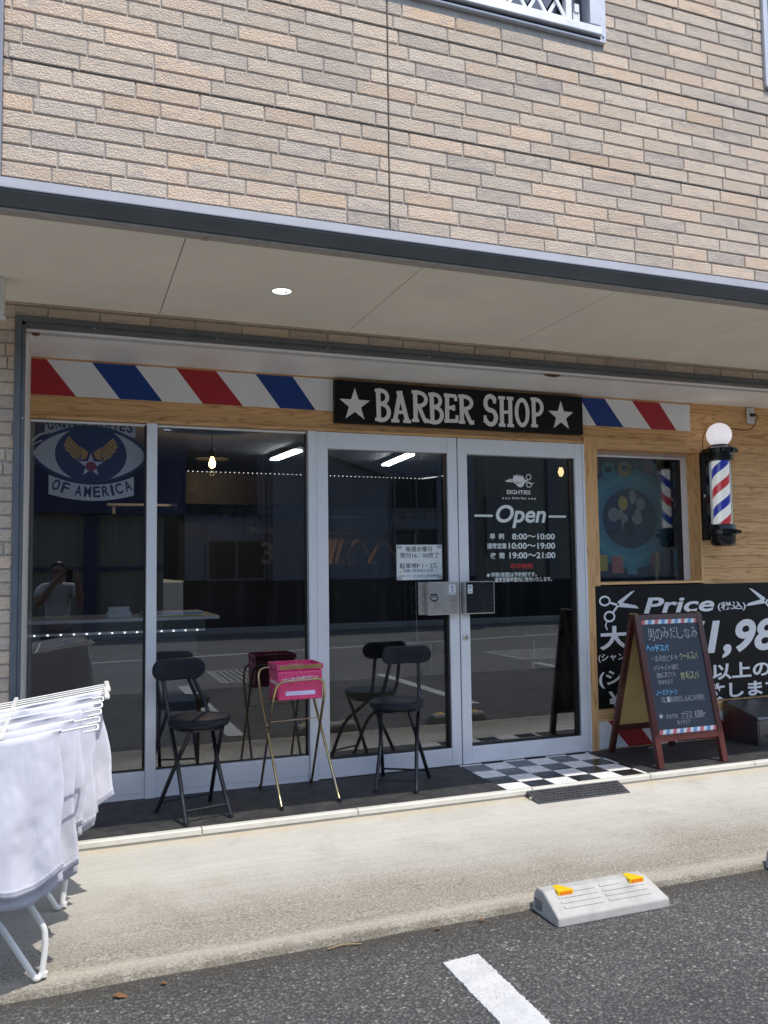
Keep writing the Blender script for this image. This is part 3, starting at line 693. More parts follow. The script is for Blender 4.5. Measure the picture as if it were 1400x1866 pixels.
INK = .0297
def door(x0, x1, gx0, gx1, handle, hinge_right):
    d = MB(); y0, y1 = -.012, .055
    d.box(x0, gx0, y0, y1, .010, 2.106); d.box(gx1, x1, y0, y1, .010, 2.106)
    d.box(gx0+.0005, gx1-.0005, y0+.0015, y1, 2.003, 2.106); d.box(gx0+.0005, gx1-.0005, y0+.0015, y1, .010, .116)
    o = d.build('door', 'alu', B, bevel=.0025)
    g = MB(); g.box(gx0, gx1, .030, .036, .116, 2.003); g.build('door_pane', 'glass', o)
    s = MB(); s.box(gx1-.013, gx1-.0005, .006, .029, .117, 2.002); s.box(gx0+.0005, gx1-.0135, .006, .029, .1165, .122); s.build('seal', 'seal', o)
    return o
D1 = door(1.4035, 2.352, 1.477, 2.285, 0, False)
D2 = door(2.3600, 3.3105, 2.427, 3.251, 1, True)
def door_fittings():
    def plate(parent, x0, x1, dark, fold_left):
        mb = MB(); y = -.060
        mb.box(x0, x1, y-.004, y, .964, 1.172); mb.build('push_plate', 'steel', parent, bevel=.002)
        if dark: q = MB(); q.box(x0+.012, x1-.005, y-.0055, y-.0042, .970, 1.166); q.build('smoked_face', 'steeldark', parent)
        q = MB()
        if fold_left: q.box(x0-.002, x0+.002, y+.0003, -.013, .966, 1.170); q.box(x0-.046, x0-.0025, -.018, -.0125, .966, 1.170)
        else: q.box(x0-.0015, x0+.0015, y+.0003, -.013, .966, 1.170)
        q.box(x0+.03, x0+.05, y+.0003, -.013, 1.0, 1.02); q.box(x0+.03, x0+.05, y+.0003, -.013, 1.11, 1.13); q.build('plate_bracket', 'steel', parent, bevel=.001)
    plate(D1, 2.110, 2.322, False, True); plate(D2, 2.366, 2.580, True, False)
    mb = MB(); mb.box(2.257, 2.302, -.0652, -.0642, 1.092, 1.153)
    mb.build('push_sticker', 'paper', D1)
    mb = MB(); mb.text('締', 2.268, 2.290, 1.130, 1.149, -.0653, bold=.02); mb.text('切', 2.268, 2.290, 1.108, 1.127, -.0653, bold=.02); mb.text('STOP', 2.263, 2.296, 1.095, 1.104, -.0653, bold=.02); mb.build('sticker_lettering', 'blueink', D1)
    mb = MB(); mb.xz(ell(2.152, 1.077, .030, .029, 24, math.pi, 2*math.pi), -.0643, .0008); mb.box(2.128, 2.141, -.065, -.0643, 1.083, 1.098); mb.box(2.144, 2.156, -.065, -.0643, 1.083, 1.098); mb.box(2.159, 2.174, -.065, -.0643, 1.083, 1.098); mb.build('closed_badge', 'ink', D1)
    mb = MB(); mb.text('CLOSED', 2.133, 2.171, 1.063, 1.073, -.0652, bold=.02); mb.build('badge_lettering', 'signwhite', D1)
    mb = MB(); mb.box(2.388, 2.422, -.0665, -.0656, 1.094, 1.150); mb.build('push_sticker', 'paper', D2)
    mb = MB(); mb.text('押', 2.394, 2.416, 1.122, 1.144, -.0666, bold=.03); mb.text('PUSH', 2.394, 2.416, 1.101, 1.109, -.0666, bold=.02); mb.build('sticker_lettering', 'blueink', D2)
    mb = MB(); prof = [(.0, 0), (.019, 0), (.019, -.006), (.012, -.010), (.012, -.014), (0, -.014)]
    V = []; F = []; n = 20
    for r, dy in prof:
        for k in range(n): a = 2*math.pi*k/n; V.append((2.391+r*math.cos(a), -.013+dy, .812+r*math.sin(a)))
    for i in range(len(prof)-1):
        for k in range(n): F.append((i*n+k, i*n+(k+1)%n, (i+1)*n+(k+1)%n, (i+1)*n+k))
    mb.add(V, F); mb.build('lock', 'steel', D2, smooth=40)
    mb = MB(); mb.box(2.3895, 2.3925, -.0285, -.0272, .804, .818); mb.build('keyhole', 'seal', D2)
door_fittings()

def door_lettering():
    mb = MB(); y = INK
    # fist holding scissors
    for i, (x, w) in enumerate(((2.801,.022),(2.821,.023),(2.842,.022),(2.861,.019))):
        mb.xz(ell(x, 1.853-.003*abs(i-1), w/2, .030, 18), y-.0001*i, .0006)
    mb.xz([(2.806,1.822),(2.862,1.824),(2.872,1.812),(2.860,1.800),(2.840,1.796),(2.822,1.806)], y-.0006, .0006)
    mb.xz(ell(2.868, 1.838, .016, .020, 18), y-.0008, .0006)
    mb.xz([(2.731,1.840),(2.757,1.846),(2.790,1.842),(2.790,1.832),(2.757,1.829),(2.733,1.833)], y-.0011, .0006)
    mb.xz([(2.750,1.852),(2.790,1.852),(2.790,1.846),(2.754,1.848)], y-.0012, .0006)
    ring(mb, 2.909, 1.867, .021, .021, .006, y-.0013, .0006, 24); ring(mb, 2.911, 1.815, .021, .020, .006, y-.0013, .0006, 24)
    stroke(mb, [(2.880,1.836),(2.898,1.846),(2.903,1.848)], .008, y-.0015, .0006); stroke(mb, [(2.880,1.838),(2.902,1.832),(2.930,1.822),(2.948,1.826)], .006, y-.0018, .0006)
    mb.build('fist_logo', 'signwhite', D2)
    words(D2, 'signwhite', y, [('EIGHTIES', 2.741, 2.922, 1.749, 1.777, .018), ('Barber Shop', 2.781, 2.888, 1.711, 1.731, .01)])
    for k in range(3):
        for x in (2.711, 2.911): mb = MB(); mb.xz(star(x+k*.023, 1.7205, .0095, .0090), y, .0006); mb.build('star', 'signwhite', D2)
    words(D2, 'doorink', y, [('Open', 2.654, 3.038, 1.521, 1.676, .022, .22)], 'open_lettering')
    for a, b in ((2.495, 2.629), (3.060, 3.197)): mb = MB(); mb.box(a, b, y-.0006, y, 1.594, 1.609); mb.build('dash', 'doorink', D2)
    words(D2, 'doorink', y, [('早  朝', 2.604, 2.711, 1.444, 1.484, .022), ('8:00～10:00', 2.773, 3.104, 1.444, 1.484, .022), ('通常営業', 2.583, 2.730, 1.382, 1.420, .016), ('10:00～19:00', 2.745, 3.104, 1.380, 1.422, .022), ('夜  間', 2.605, 2.711, 1.317, 1.357, .022), ('19:00～21:00', 2.749, 3.104, 1.316, 1.358, .022)], 'hours_lettering')
    mb = MB(); mb.xz(ell(2.588, 1.207, .011, .011, 20), y, .0006); mb.build('dot', 'doorink', D2)
    words(D2, 'doorink', y, [('早朝/夜間は予約制です。', 2.607, 2.955, 1.193, 1.226, .014), ('通常営業時間内に受付いたします。', 2.634, 3.072, 1.160, 1.191, .014)], 'small_lettering')
    words(D2, 'redink', y, [('年中無休', 2.754, 2.930, 1.245, 1.285, .012)], 'red_lettering')
door_lettering()

def right_part():
    # cedar cladding round the small window, boards running along
    mb = MB()
    mb.box(3.331, 3.389, -.012, .10, .004, 2.1595); mb.build('cedar_post', 'woodv', B, bevel=.002)
    mb = MB(); n = 15; z0 = .281
    H = [z0+i*.0865 for i in range(26)]; rnd = random.Random(4)
    for a, b in zip(H, H[1:]):
        b = min(b, 2.1595)
        if a >= 2.1595: break
        x0 = 4.333
        if b <= 1.13: x0 = 3.3895
        cuts = [x0, 4.70+rnd.uniform(-.3, .9), 6.3] if rnd.random() < .5 else [x0, 6.3]
        for p, q in zip(cuts, cuts[1:]): mb.box(p+.0006, q-.0006, .004, .05, a+.0008, b-.0008)
    mb.build('cedar_cladding', 'wood', B, bevel=.0012)
    mb = MB(); mb.box(3.39, 6.3, .006, .06, .196, .2805); mb.box(3.39, 6.3, .010, .06, .0, .006); mb.build('cedar_rail', 'woodtrim', B, bevel=.001)
    # small window in a deep cedar box
    W = MB()
    W.box(3.3895, 3.440, -.004, .16, 1.120, 2.159); W.build('small_window_upright', 'woodv', B, bevel=.0015)
    W = MB(); W.box(4.318, 4.3325, -.004, .16, 1.146, 2.0795); W.build('small_window_upright', 'woodv', B, bevel=.0015)
    W = MB(); W.box(3.4405, 4.3325, -.004, .16, 2.080, 2.159); W.build('small_window_head', 'woodtrim', B, bevel=.0015)
    W = MB(); W.box(3.4405, 4.3325, -.006, .16, 1.128, 1.1455); W.build('small_window_sill', 'woodtrim', B, bevel=.0015)
    W = MB(); W.box(3.441, 4.3175, .118, .158, 2.046, 2.079); W.tube([(3.442,.112,2.050),(4.255,.112,2.050)], .010, 10); W.box(4.262, 4.3175, .118, .158, 1.147, 2.0455); W.build('small_window_frame', 'alu', B, bevel=.002)
    W = MB(); W.box(4.215, 4.2615, .122, .150, 1.147, 2.0455); W.build('seal', 'seal', B)
    W = MB(); W.box(3.441, 4.2145, .132, .138, 1.147, 2.0455); W.build('small_window_pane', 'glass', B)
right_part()

# ------------------------------------------------------------------ interior
def interior():
    def st(name, m, *b):
        mb = MB(); mb.box(*b); tag(mb.build(name, m), kind='structure')
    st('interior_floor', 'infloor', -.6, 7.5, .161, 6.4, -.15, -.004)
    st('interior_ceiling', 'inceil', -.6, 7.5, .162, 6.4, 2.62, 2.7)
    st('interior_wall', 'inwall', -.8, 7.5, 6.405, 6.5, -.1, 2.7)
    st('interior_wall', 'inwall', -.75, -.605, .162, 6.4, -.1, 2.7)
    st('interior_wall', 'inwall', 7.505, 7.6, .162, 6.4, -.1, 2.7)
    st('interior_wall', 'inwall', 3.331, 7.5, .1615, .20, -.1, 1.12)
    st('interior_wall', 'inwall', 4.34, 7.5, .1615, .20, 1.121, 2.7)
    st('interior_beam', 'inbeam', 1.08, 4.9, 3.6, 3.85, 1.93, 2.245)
interior()
def mass():
    mb = MB(); mb.box(-1.6, 7.6, -1.30, 6.5, 2.72, 4.6); mb.build('upper_storey_sun_block', 'joint', B)  # unseen solid block, added to keep sun from leaking into the shop
    mb = MB(); mb.box(-1.6, 7.6, .055, .16, 2.13, 2.719); mb.build('wall_over_shop_front', 'joint', B)
    mb = MB(); mb.box(-1.6, -.82, -.55, 6.5, -.1, 2.719); mb.build('side_mass', 'joint', B)
mass()

# ================================================================== SIGNS
def stripe_sign(name, label, x0, x1, z0, z1, y, pairs, cat='sign', group='striped sign boards'):
    t = thing(name, label, cat, ((x0+x1)/2, y, z0), 0, group)
    mb = MB(); mb.box(x0, x1, y-.003, y, z0, z1); mb.build('panel', 'signwhite', t)
    for col, (ta, tb, ba, bb) in pairs:
        def cl(P):        # clip to the panel
            for lim, sg in ((x0, 1), (x1, -1)):
                Q = []
                for i in range(len(P)):
                    a, b = P[i], P[(i+1)%len(P)]; ia, ib = sg*(a[0]-lim) >= 0, sg*(b[0]-lim) >= 0
                    if ia: Q.append(a)
                    if ia != ib:
                        k = (lim-a[0])/(b[0]-a[0]); Q.append((lim, a[1]+k*(b[1]-a[1])))
                P = Q
            return P
        P = cl([(ta, z1), (tb, z1), (bb, z0), (ba, z0)])
        if len(P) > 2: mb = MB(); mb.xz(P, y-.0031, .0006); mb.build('stripe', col, t)
    return t
stripe_sign('striped_sign_board', 'long red, white and blue striped board left of the black sign', -.2115, 1.520, 2.241, 2.440, .0118,
    [('red', (-.37, -.134, -.21, .022)), ('blue', (.103, .337, .255, .490)), ('red', (.567, .797, .721, .957)), ('blue', (1.033, 1.263, 1.183, 1.407))])
stripe_sign('striped_sign_board', 'short red, white and blue striped board right of the black sign', 3.316, 4.273, 2.242, 2.438, .0118,
    [('blue', (3.318, 3.527, 3.452, 3.682)), ('red', (3.760, 3.995, 3.919, 4.143))])
stripe_sign('striped_kick_board', 'low red, white and blue striped board under the price board', 3.392, 6.2, .010, .195, .0098,
    [('red', (3.476, 3.690, 3.640, 3.845)), ('blue', (3.905, 4.11, 4.06, 4.27)), ('red', (4.085, 4.40, 4.25, 4.56)), ('blue', (4.86, 5.07, 5.02, 5.24))])

def shop_sign():
    y = -.010
    t = thing('shop_sign', 'black sign board with white whimsical lettering between two white stars', 'sign', (2.42, y, 2.165))
    mb = MB(); mb.box(1.5205, 3.3155, y-.020, .0118, 2.166, 2.431); mb.build('panel', 'signblack', t, bevel=.002)
    yy = y-.0203
    for cx, cz, rx, rz in ((1.650, 2.279, .105, .108), (3.140, 2.287, .104, .106)):
        mb = MB(); mb.xz(star(cx, cz, rx, rz, .40), yy, .001); mb.build('star', 'signwhite', t)
    W = .030
    def letter(ch, x0, x1, z0, z1):
        mb = MB(); w, h = x1-x0, z1-z0; k = [0]
        def P(u, v): return (x0+u*w, z0+v*h)
        def S(pts, wd=W):
            stroke(mb, [P(*p) for p in pts], wd, yy-.00012*k[0], .001); k[0] += 1
        def arc(cx, cz, rx, rz, a0, a1, n=12): return [(cx+rx*math.cos(R(a0+(a1-a0)*i/n)), cz+rz*math.sin(R(a0+(a1-a0)*i/n))) for i in range(n+1)]
        sv = W*.72; e = sv/2/h
        if ch == 'B':
            S([(.26, .02), (.22, .98)]); S([(0, .94), (.40, .98)], sv); S([(0, .05), (.45, .02)], sv)
            S([(.24, .95)]+arc(.45, .75, .40, .20, 85, -85)+[(.24, .53)], W*.86); S([(.24, .54)]+arc(.45, .28, .50, .25, 85, -88)+[(.24, .03)], W*.9)
        elif ch == 'A':
            S([(.18, .03), (.46, .97)]); S([(.46, .97), (.82, .03)]); S([(.26, .33), (.72, .33)], sv); S([(0, .05), (.40, .05)], sv); S([(.60, .05), (1., .05)], sv); S([(.28, .95), (.58, .97)], sv)
        elif ch == 'R':
            S([(.22, .03), (.20, .97)]); S([(0, .95), (.38, .97)], sv); S([(0, .05), (.42, .05)], sv)
            S([(.20, .95)]+arc(.42, .73, .44, .21, 85, -88)+[(.20, .50)], W*.86); S([(.42, .50), (.72, .12), (.80, .05), (1.0, .06)], W*.9)
        elif ch == 'E':
            S([(.22, .03), (.24, .97)]); S([(0, .95), (.92, .93)], sv*1.1); S([(.24, .52), (.76, .52)], sv*1.1); S([(0, .05), (1., .07)], sv*1.1)
            S([(.88, .95), (.90, .76)], sv); S([(.72, .62), (.72, .42)], sv); S([(.94, .04), (.98, .27)], sv)
        elif ch == 'S':
            S(arc(.50, .72, .40, .23, 20, 270, 14)+arc(.50, .27, .44, .23, 88, -160, 14), W); S([(.84, .94), (.84, .72)], sv); S([(.05, .08), (.06, .32)], sv)
        elif ch == 'H':
            S([(.22, .03), (.22, .97)]); S([(.78, .03), (.78, .97)]); S([(.22, .48), (.78, .50)], sv)
            for a, b, v in ((0, .44, .96), (.56, 1., .96), (0, .44, .05), (.56, 1., .05)): S([(a, v), (b, v)], sv)
        elif ch == 'O':
            c = arc(.5, .5, .42, .45, 0, 360, 36); ring(mb, x0+.5*w, z0+.5*h, .5*w, .5*h, W*.95, yy, .001, 40)
        elif ch == 'P':
            S([(.24, .03), (.24, .97)]); S([(0, .95), (.42, .97)], sv); S([(0, .05), (.55, .05)], sv)
            S([(.24, .95)]+arc(.48, .69, .44, .25, 85, -88)+[(.24, .42)], W*.9)
        mb.build('letter', 'signwhite', t)
    for c, a, b, z0, z1 in (('B',1.783,1.881,2.188,2.391),('A',1.892,2.026,2.184,2.384),('R',2.034,2.149,2.193,2.396),('B',2.151,2.248,2.191,2.388),('E',2.260,2.354,2.201,2.390),('R',2.363,2.474,2.199,2.389),
                            ('S',2.552,2.643,2.196,2.403),('H',2.657,2.772,2.193,2.395),('O',2.780,2.893,2.196,2.396),('P',2.904,2.998,2.201,2.401)): letter(c, a, b, z0, z1)
shop_sign()

def scissors(mb, cx, cz, s, flip, y):
    q = -1 if flip else 1
    def T(x, z): return (cx+q*x*s, cz+z*s)
    ring(mb, *T(-.62, .12), .27*s, .26*s*.8, .075*s, y, .0006, 28); ring(mb, *T(-.42, -.50), .27*s, .28*s*.8, .075*s, y-.0001, .0006, 28)
    stroke(mb, [T(-.36, .04), T(0, -.06)], .09*s, y-.0002, .0006); stroke(mb, [T(-.25, -.34), T(.05, -.02)], .09*s, y-.0003, .0006)
    mb.xz([T(-.06, -.10), T(.10, -.14), T(1.0, -.22), T(.86, -.10), T(.06, .06)], y-.0004, .0006)
    mb.xz([T(-.08, -.03), T(.05, -.10), T(.82, .50), T(.64, .46), T(.02, .10)], y-.0005, .0006)
    stroke(mb, [T(-.56, -.70), T(-.62, -.86), T(-.54, -1.02)], .05*s, y-.0006, .0006)
def price_board():
    y = -.002
    t = thing('price_board', 'big black price board with white lettering and scissors under the small window', 'sign', (4.6, y, .282))
    mb = MB(); mb.box(3.3905, 6.0, y-.006, .0035, .283, 1.119); mb.build('panel', 'signblack', t, bevel=.001)
    yy = y-.0063
    words(t, 'signwhite', yy, [('Price', 3.790, 4.414, .919, 1.031, .022, .2), ('(税込)', 4.445, 4.707, .916, .985, .018), ('大', 3.415, 3.660, .680, .843, .03), ('¥', 4.165, 4.325, .604, .850, .03, .2), ('1,980', 4.335, 5.20, .575, .852, .03, .2),
        ('(シャン', 3.401, 3.618, .597, .655, .016), ('(シ', 3.401, 3.590, .420, .540, .022), ('¥', 3.475, 3.585, .289, .396, .03), ('以上の', 4.372, 4.915, .420, .538, .028), ('致します', 4.300, 5.03, .283, .400, .028)])
    mb = MB(); scissors(mb, 3.575, .996, .175, False, yy); mb.build('scissors_picture', 'signwhite', t)
    mb = MB(); scissors(mb, 4.895, .988, .185, True, yy); mb.build('scissors_picture', 'signwhite', t)
    studs(t, 'signblack', [((3.575,yy-.0012,.992),(3.575,yy-.0018,.992)), ((4.895,yy-.0012,.984),(4.895,yy-.0018,.984))], .009, 'pivot', 14)
    studs(t, 'signblack', [((x,yy+.001,z),(x,yy-.002,z)) for x in (3.42, 3.93, 5.4) for z in (.30, 1.10)], .007, 'screw', 10)
price_board()

def notice():
    y = .0085
    t = thing('paper_notice', 'white laminated paper notice taped to the left door above the steel plate', 'notice', (2.1, y, 1.18))
    y = .0292
    mb = MB(); mb.box(1.938, 2.254, y-.0005, y, 1.186, 1.410); mb.build('sheet', 'paper', t)
    yy = y-.0006
    words(t, 'ink', yy, [('毎週水曜日', 2.000, 2.182, 1.366, 1.400, .010), ('受付16：00終了', 1.962, 2.232, 1.325, 1.360, .010), ('駐車場P 1・2番', 1.958, 2.224, 1.259, 1.293, .010)], th=.0003)
    words(t, 'blueink', yy, [('店舗一軒家挟んだ隣', 1.981, 2.190, 1.235, 1.255, .008), ('空地スペース1台有り(施設置場前)', 1.950, 2.250, 1.201, 1.219, .008)], 'small_lettering', .0003)
    mb = MB(); mb.box(1.955, 1.973, yy-.0003, yy, 1.232, 1.238); mb.build('mark', 'orange', t)
    for x, z in ((1.958, 1.394), (2.234, 1.397), (1.956, 1.197), (2.238, 1.199)): mb = MB(); mb.box(x-.016, x+.016, yy-.0012, yy-.0003, z-.010, z+.010); mb.build('tape', 'tape', t)
notice()

def emblem():
    y = .046
    t = thing('window_decal', 'round navy winged star decal on grey eye shape with banners in the left window', 'decal', (.1, y, 1.66))
    cx, cz = .104, 1.922
    def lens(hx, hz, n=28):
        P = []
        for i in range(n+1): u = -1+2*i/n; P.append((cx+hx*u, cz+hz*max(0, 1-u*u)**.72))
        for i in range(n+1): u = 1-2*i/n; P.append((cx+hx*u, cz-hz*max(0, 1-u*u)**.72))
        return P[:-1]
    mb = MB(); P = []
    for i in range(15): u = -1+i/7; P.append((.103+.241*u, 2.045-.030*u*u+.012))
    mb.xz([(-.138, 2.150), (.344, 2.150)]+P[::-1], y, .0008)
    Q = [(-.115+.452*i/14, 1.662+.034*(-1+i/7)**2) for i in range(15)]; Q2 = [(-.115+.452*i/14, 1.752+.052*(-1+i/7)**2) for i in range(15)]
    mb.xz(Q+Q2[::-1], y, .0008); mb.build('banner', 'decal', t)
    mb = MB(); mb.xz(lens(.318, .166), y-.0009, .0006); mb.build('border', 'navyd', t)
    mb = MB(); mb.xz(lens(.300, .146), y-.0016, .0006); mb.build('eye_shape', 'decal', t)
    mb = MB(); mb.xz(ell(.106, 1.924, .191, .160, 48), y-.0023, .0006); mb.build('disc', 'navyd', t)
    mb = MB(); mb.xz(star(.104, 1.862, .072, .070, .385), y-.0030, .0006); mb.build('star', 'decal', t)
    mb = MB(); mb.xz(ell(.105, 1.855, .029, .027, 24), y-.0037, .0006); mb.build('dot', 'red', t)
    mb = MB()
    for q in (-1, 1):
        X = lambda d: .104+q*d
        mb.xz([(X(.022),1.905),(X(.014),1.935),(X(.030),1.948),(X(.062),1.968),(X(.050),1.925),(X(.052),1.900),(X(.082),1.884),(X(.060),1.892),(X(.040),1.893)], y-.0030, .0006)
        for k, (a, b, c, d) in enumerate((((.064,1.966),(.118,2.022),(.127,2.010),(.060,1.952)), ((.060,1.949),(.128,2.006),(.138,1.990),(.056,1.935)), ((.056,1.932),(.139,1.985),(.143,1.966),(.054,1.918)), ((.054,1.915),(.140,1.960),(.128,1.938),(.060,1.903)), ((.066,1.902),(.118,1.927),(.100,1.905),(.072,1.892)))):
            mb.xz([(X(p[0]), p[1]) for p in (a, b, c, d)], y-.0030, .0006)
    mb.build('wings', 'goldd', t)
    def curved(mb, body, x0, x1, h, zf, slope, yy):
        n = len(body); x = x0; wd = [.45 if c == ' ' else (.5 if c == 'I' else 1.) for c in body]; tot = sum(wd)
        for c, k in zip(body, wd):
            cw = (x1-x0)*k/tot
            if c != ' ':
                xc = x+cw/2; a = math.atan(slope(xc)); zc = zf(xc)
                def g(u, v, d, xc=xc, zc=zc, a=a): return (xc+u*math.cos(a)-v*math.sin(a), yy-d, zc+u*math.sin(a)+v*math.cos(a))
                mb.text(c, -cw*.40*(1 if c != 'I' else .8), cw*.40*(1 if c != 'I' else .8), -h/2, h/2, th=.0004, bold=.025, fn=g)
            x += cw
    mb = MB(); curved(mb, 'OF AMERICA', -.100, .327, .062, lambda x: 1.712+.052*((x-.111)/.226)**2, lambda x: 2*.052*(x-.111)/.226**2, y-.0009)
    curved(mb, 'UNITED STATES', -.130, .335, .060, lambda x: 2.108-.030*((x-.103)/.241)**2, lambda x: -2*.030*(x-.103)/.241**2, y-.0009)
    mb.build('lettering', 'navyd', t)
    mb = MB(); mb.tube([(-.205,y-.004,1.985),(-.17,y-.006,2.020),(-.10,y-.005,2.050)], .006, 8); mb.tube([(-.205,y-.004,1.965),(-.15,y-.004,1.995)], .004, 8); mb.build('peeling_edge', 'decal', t)
emblem()

# ================================================================== BARBER POLE AND SOCKET
def pole():
    cx, cy = 4.398, -.140
    t = thing('barber_pole', 'red, white and blue barber pole with a white globe on the cedar wall', 'barber pole', (cx, cy, 1.38))
    mb = MB(); mb.box(4.338, 4.372, -.060, .003, 1.435, 2.085); mb.box(4.352, 4.40, -.075, -.0605, 1.47, 1.53); mb.box(4.352, 4.40, -.075, -.0605, 2.03, 2.09); mb.build('bracket', 'black', t, bevel=.004)
    mb = MB(); mb.box(4.3365, 4.3379, -.050, -.030, 1.750, 1.770); mb.build('bracket_sticker', 'paper', t)
    mb = MB(); mb.lathe([(.001,2.004),(.076,2.004),(.092,2.010),(.096,2.040),(.090,2.044),(.090,2.056),(.108,2.060),(.108,2.094),(.092,2.100),(.080,2.112),(.056,2.116),(.056,2.124),(.001,2.124)], cx, cy)
    for k in range(8): a = 2*math.pi*k/8+.2; mb.box(cx+.1085*math.cos(a)-.012, cx+.1085*math.cos(a)+.012, cy+.1085*math.sin(a)-.012, cy+.1085*math.sin(a)+.012, 2.064, 2.090)
    mb.build('cap', 'black', t, smooth=35)
    mb = MB(); mb.lathe([(.001,1.388),(.052,1.388),(.074,1.396),(.086,1.416),(.088,1.470),(.108,1.476),(.108,1.506),(.092,1.512),(.088,1.542),(.076,1.548),(.001,1.548)], cx, cy)
    for k in range(8): a = 2*math.pi*k/8+.2; mb.box(cx+.1085*math.cos(a)-.012, cx+.1085*math.cos(a)+.012, cy+.1085*math.sin(a)-.012, cy+.1085*math.sin(a)+.012, 1.479, 1.503)
    mb.build('base_cup', 'black', t, smooth=35)
    mb = MB(); mb.lathe([(.0595,1.5485),(.0595,2.0035)], cx, cy, 40); mb.build('striped_cylinder', 'stripes', t, smooth=35)
    mb = MB(); mb.lathe([(.076,1.5488),(.076,2.0032)], cx, cy, 40); mb.f = mb.f[:-2]; mb.m = mb.m[:-2]; mb.build('glass_tube', 'clear', t, smooth=35)
    mb = MB(); mb.sphere((cx, cy, 2.196), .0880, 32); mb.build('globe', 'globe', t, smooth=60)
pole()
def socket():
    t = thing('wall_socket', 'white electric socket plate high on the cedar wall beside the pole', 'socket', (4.835, .004, 2.38))
    mb = MB(); mb.box(4.800, 4.872, -.006, .0038, 2.322, 2.446); mb.build('plate', 'plastic', t, bevel=.003)
    mb = MB(); mb.box(4.818, 4.852, -.0085, -.0063, 2.345, 2.42); mb.build('insert', 'plastic', t, bevel=.001)
    t = thing('power_cable', 'black plug and drooping power cable between socket and barber pole', 'cable', (4.6, -.03, 2.3))
    mb = MB(); mb.box(4.822, 4.862, -.030, -.0088, 2.378, 2.398); mb.tube([(4.86,-.022,2.388),(4.872,-.022,2.388)], .007, 8); mb.build('plug', 'cable', t, bevel=.002)
    P = [(4.872,-.022,2.388),(4.885,-.022,2.380),(4.88,-.015,2.35),(4.86,-.01,2.31),(4.83,-.006,2.278),(4.77,-.006,2.268),(4.68,-.008,2.274),(4.56,-.012,2.282),(4.44,-.016,2.272),(4.37,-.022,2.236),(4.345,-.028,2.16),(4.345,-.035,2.095)]
    mb = MB(); mb.tube(fillet(P, .03, 4), .0030, 8); mb.build('cord', 'cable', t, smooth=60)
socket()
def ceiling_bits():
    t = thing('downlight', 'small round lit downlight set in the soffit', 'light', (.912, -1.163, ZS))
    mb = MB(); V = []; F = []; n = 32
    for r, z in ((.054, ZS+.004), (.054, ZS-.004), (.046, ZS-.004), (.044, ZS-.001)):
        for k in range(n): a = 2*math.pi*k/n; V.append((.912+r*math.cos(a), -1.163+r*math.sin(a), z))
    for i in range(3):
        for k in range(n): F.append((i*n+k, (i+1)*n+k, (i+1)*n+(k+1)%n, i*n+(k+1)%n))
    mb.add(V, F); mb.build('trim_ring', 'plastic', t, smooth=30)
    mb = MB(); mb.lathe([(.001, ZS-.0015), (.0445, ZS-.0015), (.0445, ZS+.003), (.001, ZS+.003)], .912, -1.163, 32); mb.build('diffuser', 'lampwhite', t)
    mb = MB(); mb.lathe([(.001, ZS-.004), (.008, ZS-.004), (.008, ZS-.0016), (.001, ZS-.0016)], .934, -1.156, 12); mb.build('clip', 'tape', t)
    t = thing('conduit_box', 'white plastic box fixed under the soffit at the far left', 'box', (-.31, -.93, 2.4))
    mb = MB(); mb.box(-.36, -.282, -.97, -.88, 2.395, 2.5625); mb.build('body', 'plastic', t, bevel=.008)
    mb = MB(); mb.box(-.345, -.278, -.955, -.895, 2.385, 2.3945); mb.build('lid', 'plastic', t, bevel=.003)
ceiling_bits()

# ================================================================== MATS
def mats():
    mb = MB(); mb.box(-.205, 2.325, -.632, -.005, -.004, .006); tag(mb.build('rubber_mat', 'tread', bevel=.0015), 'long black ribbed rubber mat under the folding chairs', 'mat')
    mb = MB(); mb.box(3.300, 6.2, -.632, -.005, -.004, .006); tag(mb.build('rubber_mat', 'tread', bevel=.0015), 'black ribbed rubber mat under the chalkboard stand', 'mat')
    t = thing('tile_mat', 'black and white checkered tile floor in front of the doors', 'tiles', (2.8, -.33, 0))
    xs = [2.330+.157*i for i in range(8)]; xs[-1] = 3.296; xs = xs[:7]+[3.296]; ys = [-.638, -.510, -.353, -.196, -.039, -.006]
    rnd = random.Random(1)
    for i in range(7):
        for j in range(5):
            mb = MB(); mb.box(xs[i]+.0008, xs[i+1]-.0008, ys[j]+.0008, ys[j+1]-.0008, -.004, .005)
            # corner tile by the doors is black; colours alternate
            mb.build('tile', 'tile_w' if (i+j) % 2 == 0 else 'tile_b', t, bevel=.0008, seg=1)
mats()
def ramp():
    t = thing('rubber_ramp', 'black rubber kerb ramp below the checkered tiles', 'ramp', (2.72, -.74, -.04))
    mb = MB(); mb.profile_x([(-.682,-.002),(-.700,-.002),(-.812,-.040),(-.815,-.052),(-.682,-.052)], 2.425, 3.035); mb.build('body', 'rubber', t, bevel=.003)
    mb = MB(); rnd = random.Random(3)
    for j in range(5):
        y = -.708-j*.0215; z = -.002-(-.700-y)*.3393
        for i in range(24):
            x = 2.438+i*.0248+(.011 if j%2 else 0)
            if x+.016 < 3.03: mb.bar((x, y, z+.0015), (x+.016, y, z+.0015), .010, .008, up=(0,-.32,.95))
    for j in range(4):
        y = -.7185-j*.0215; z = -.002-(-.700-y)*.3393; mb.bar((2.43, y, z+.0008), (3.03, y, z+.0008), .004, .003, up=(0,-.32,.95))
    mb.build('grip_studs', 'rubber', t)
    mb = MB(); mb.tube([(2.4245,-.735,-.030),(2.419,-.735,-.030)], .012, 14); mb.build('end_bolt', 'steel', t, smooth=40)
ramp()

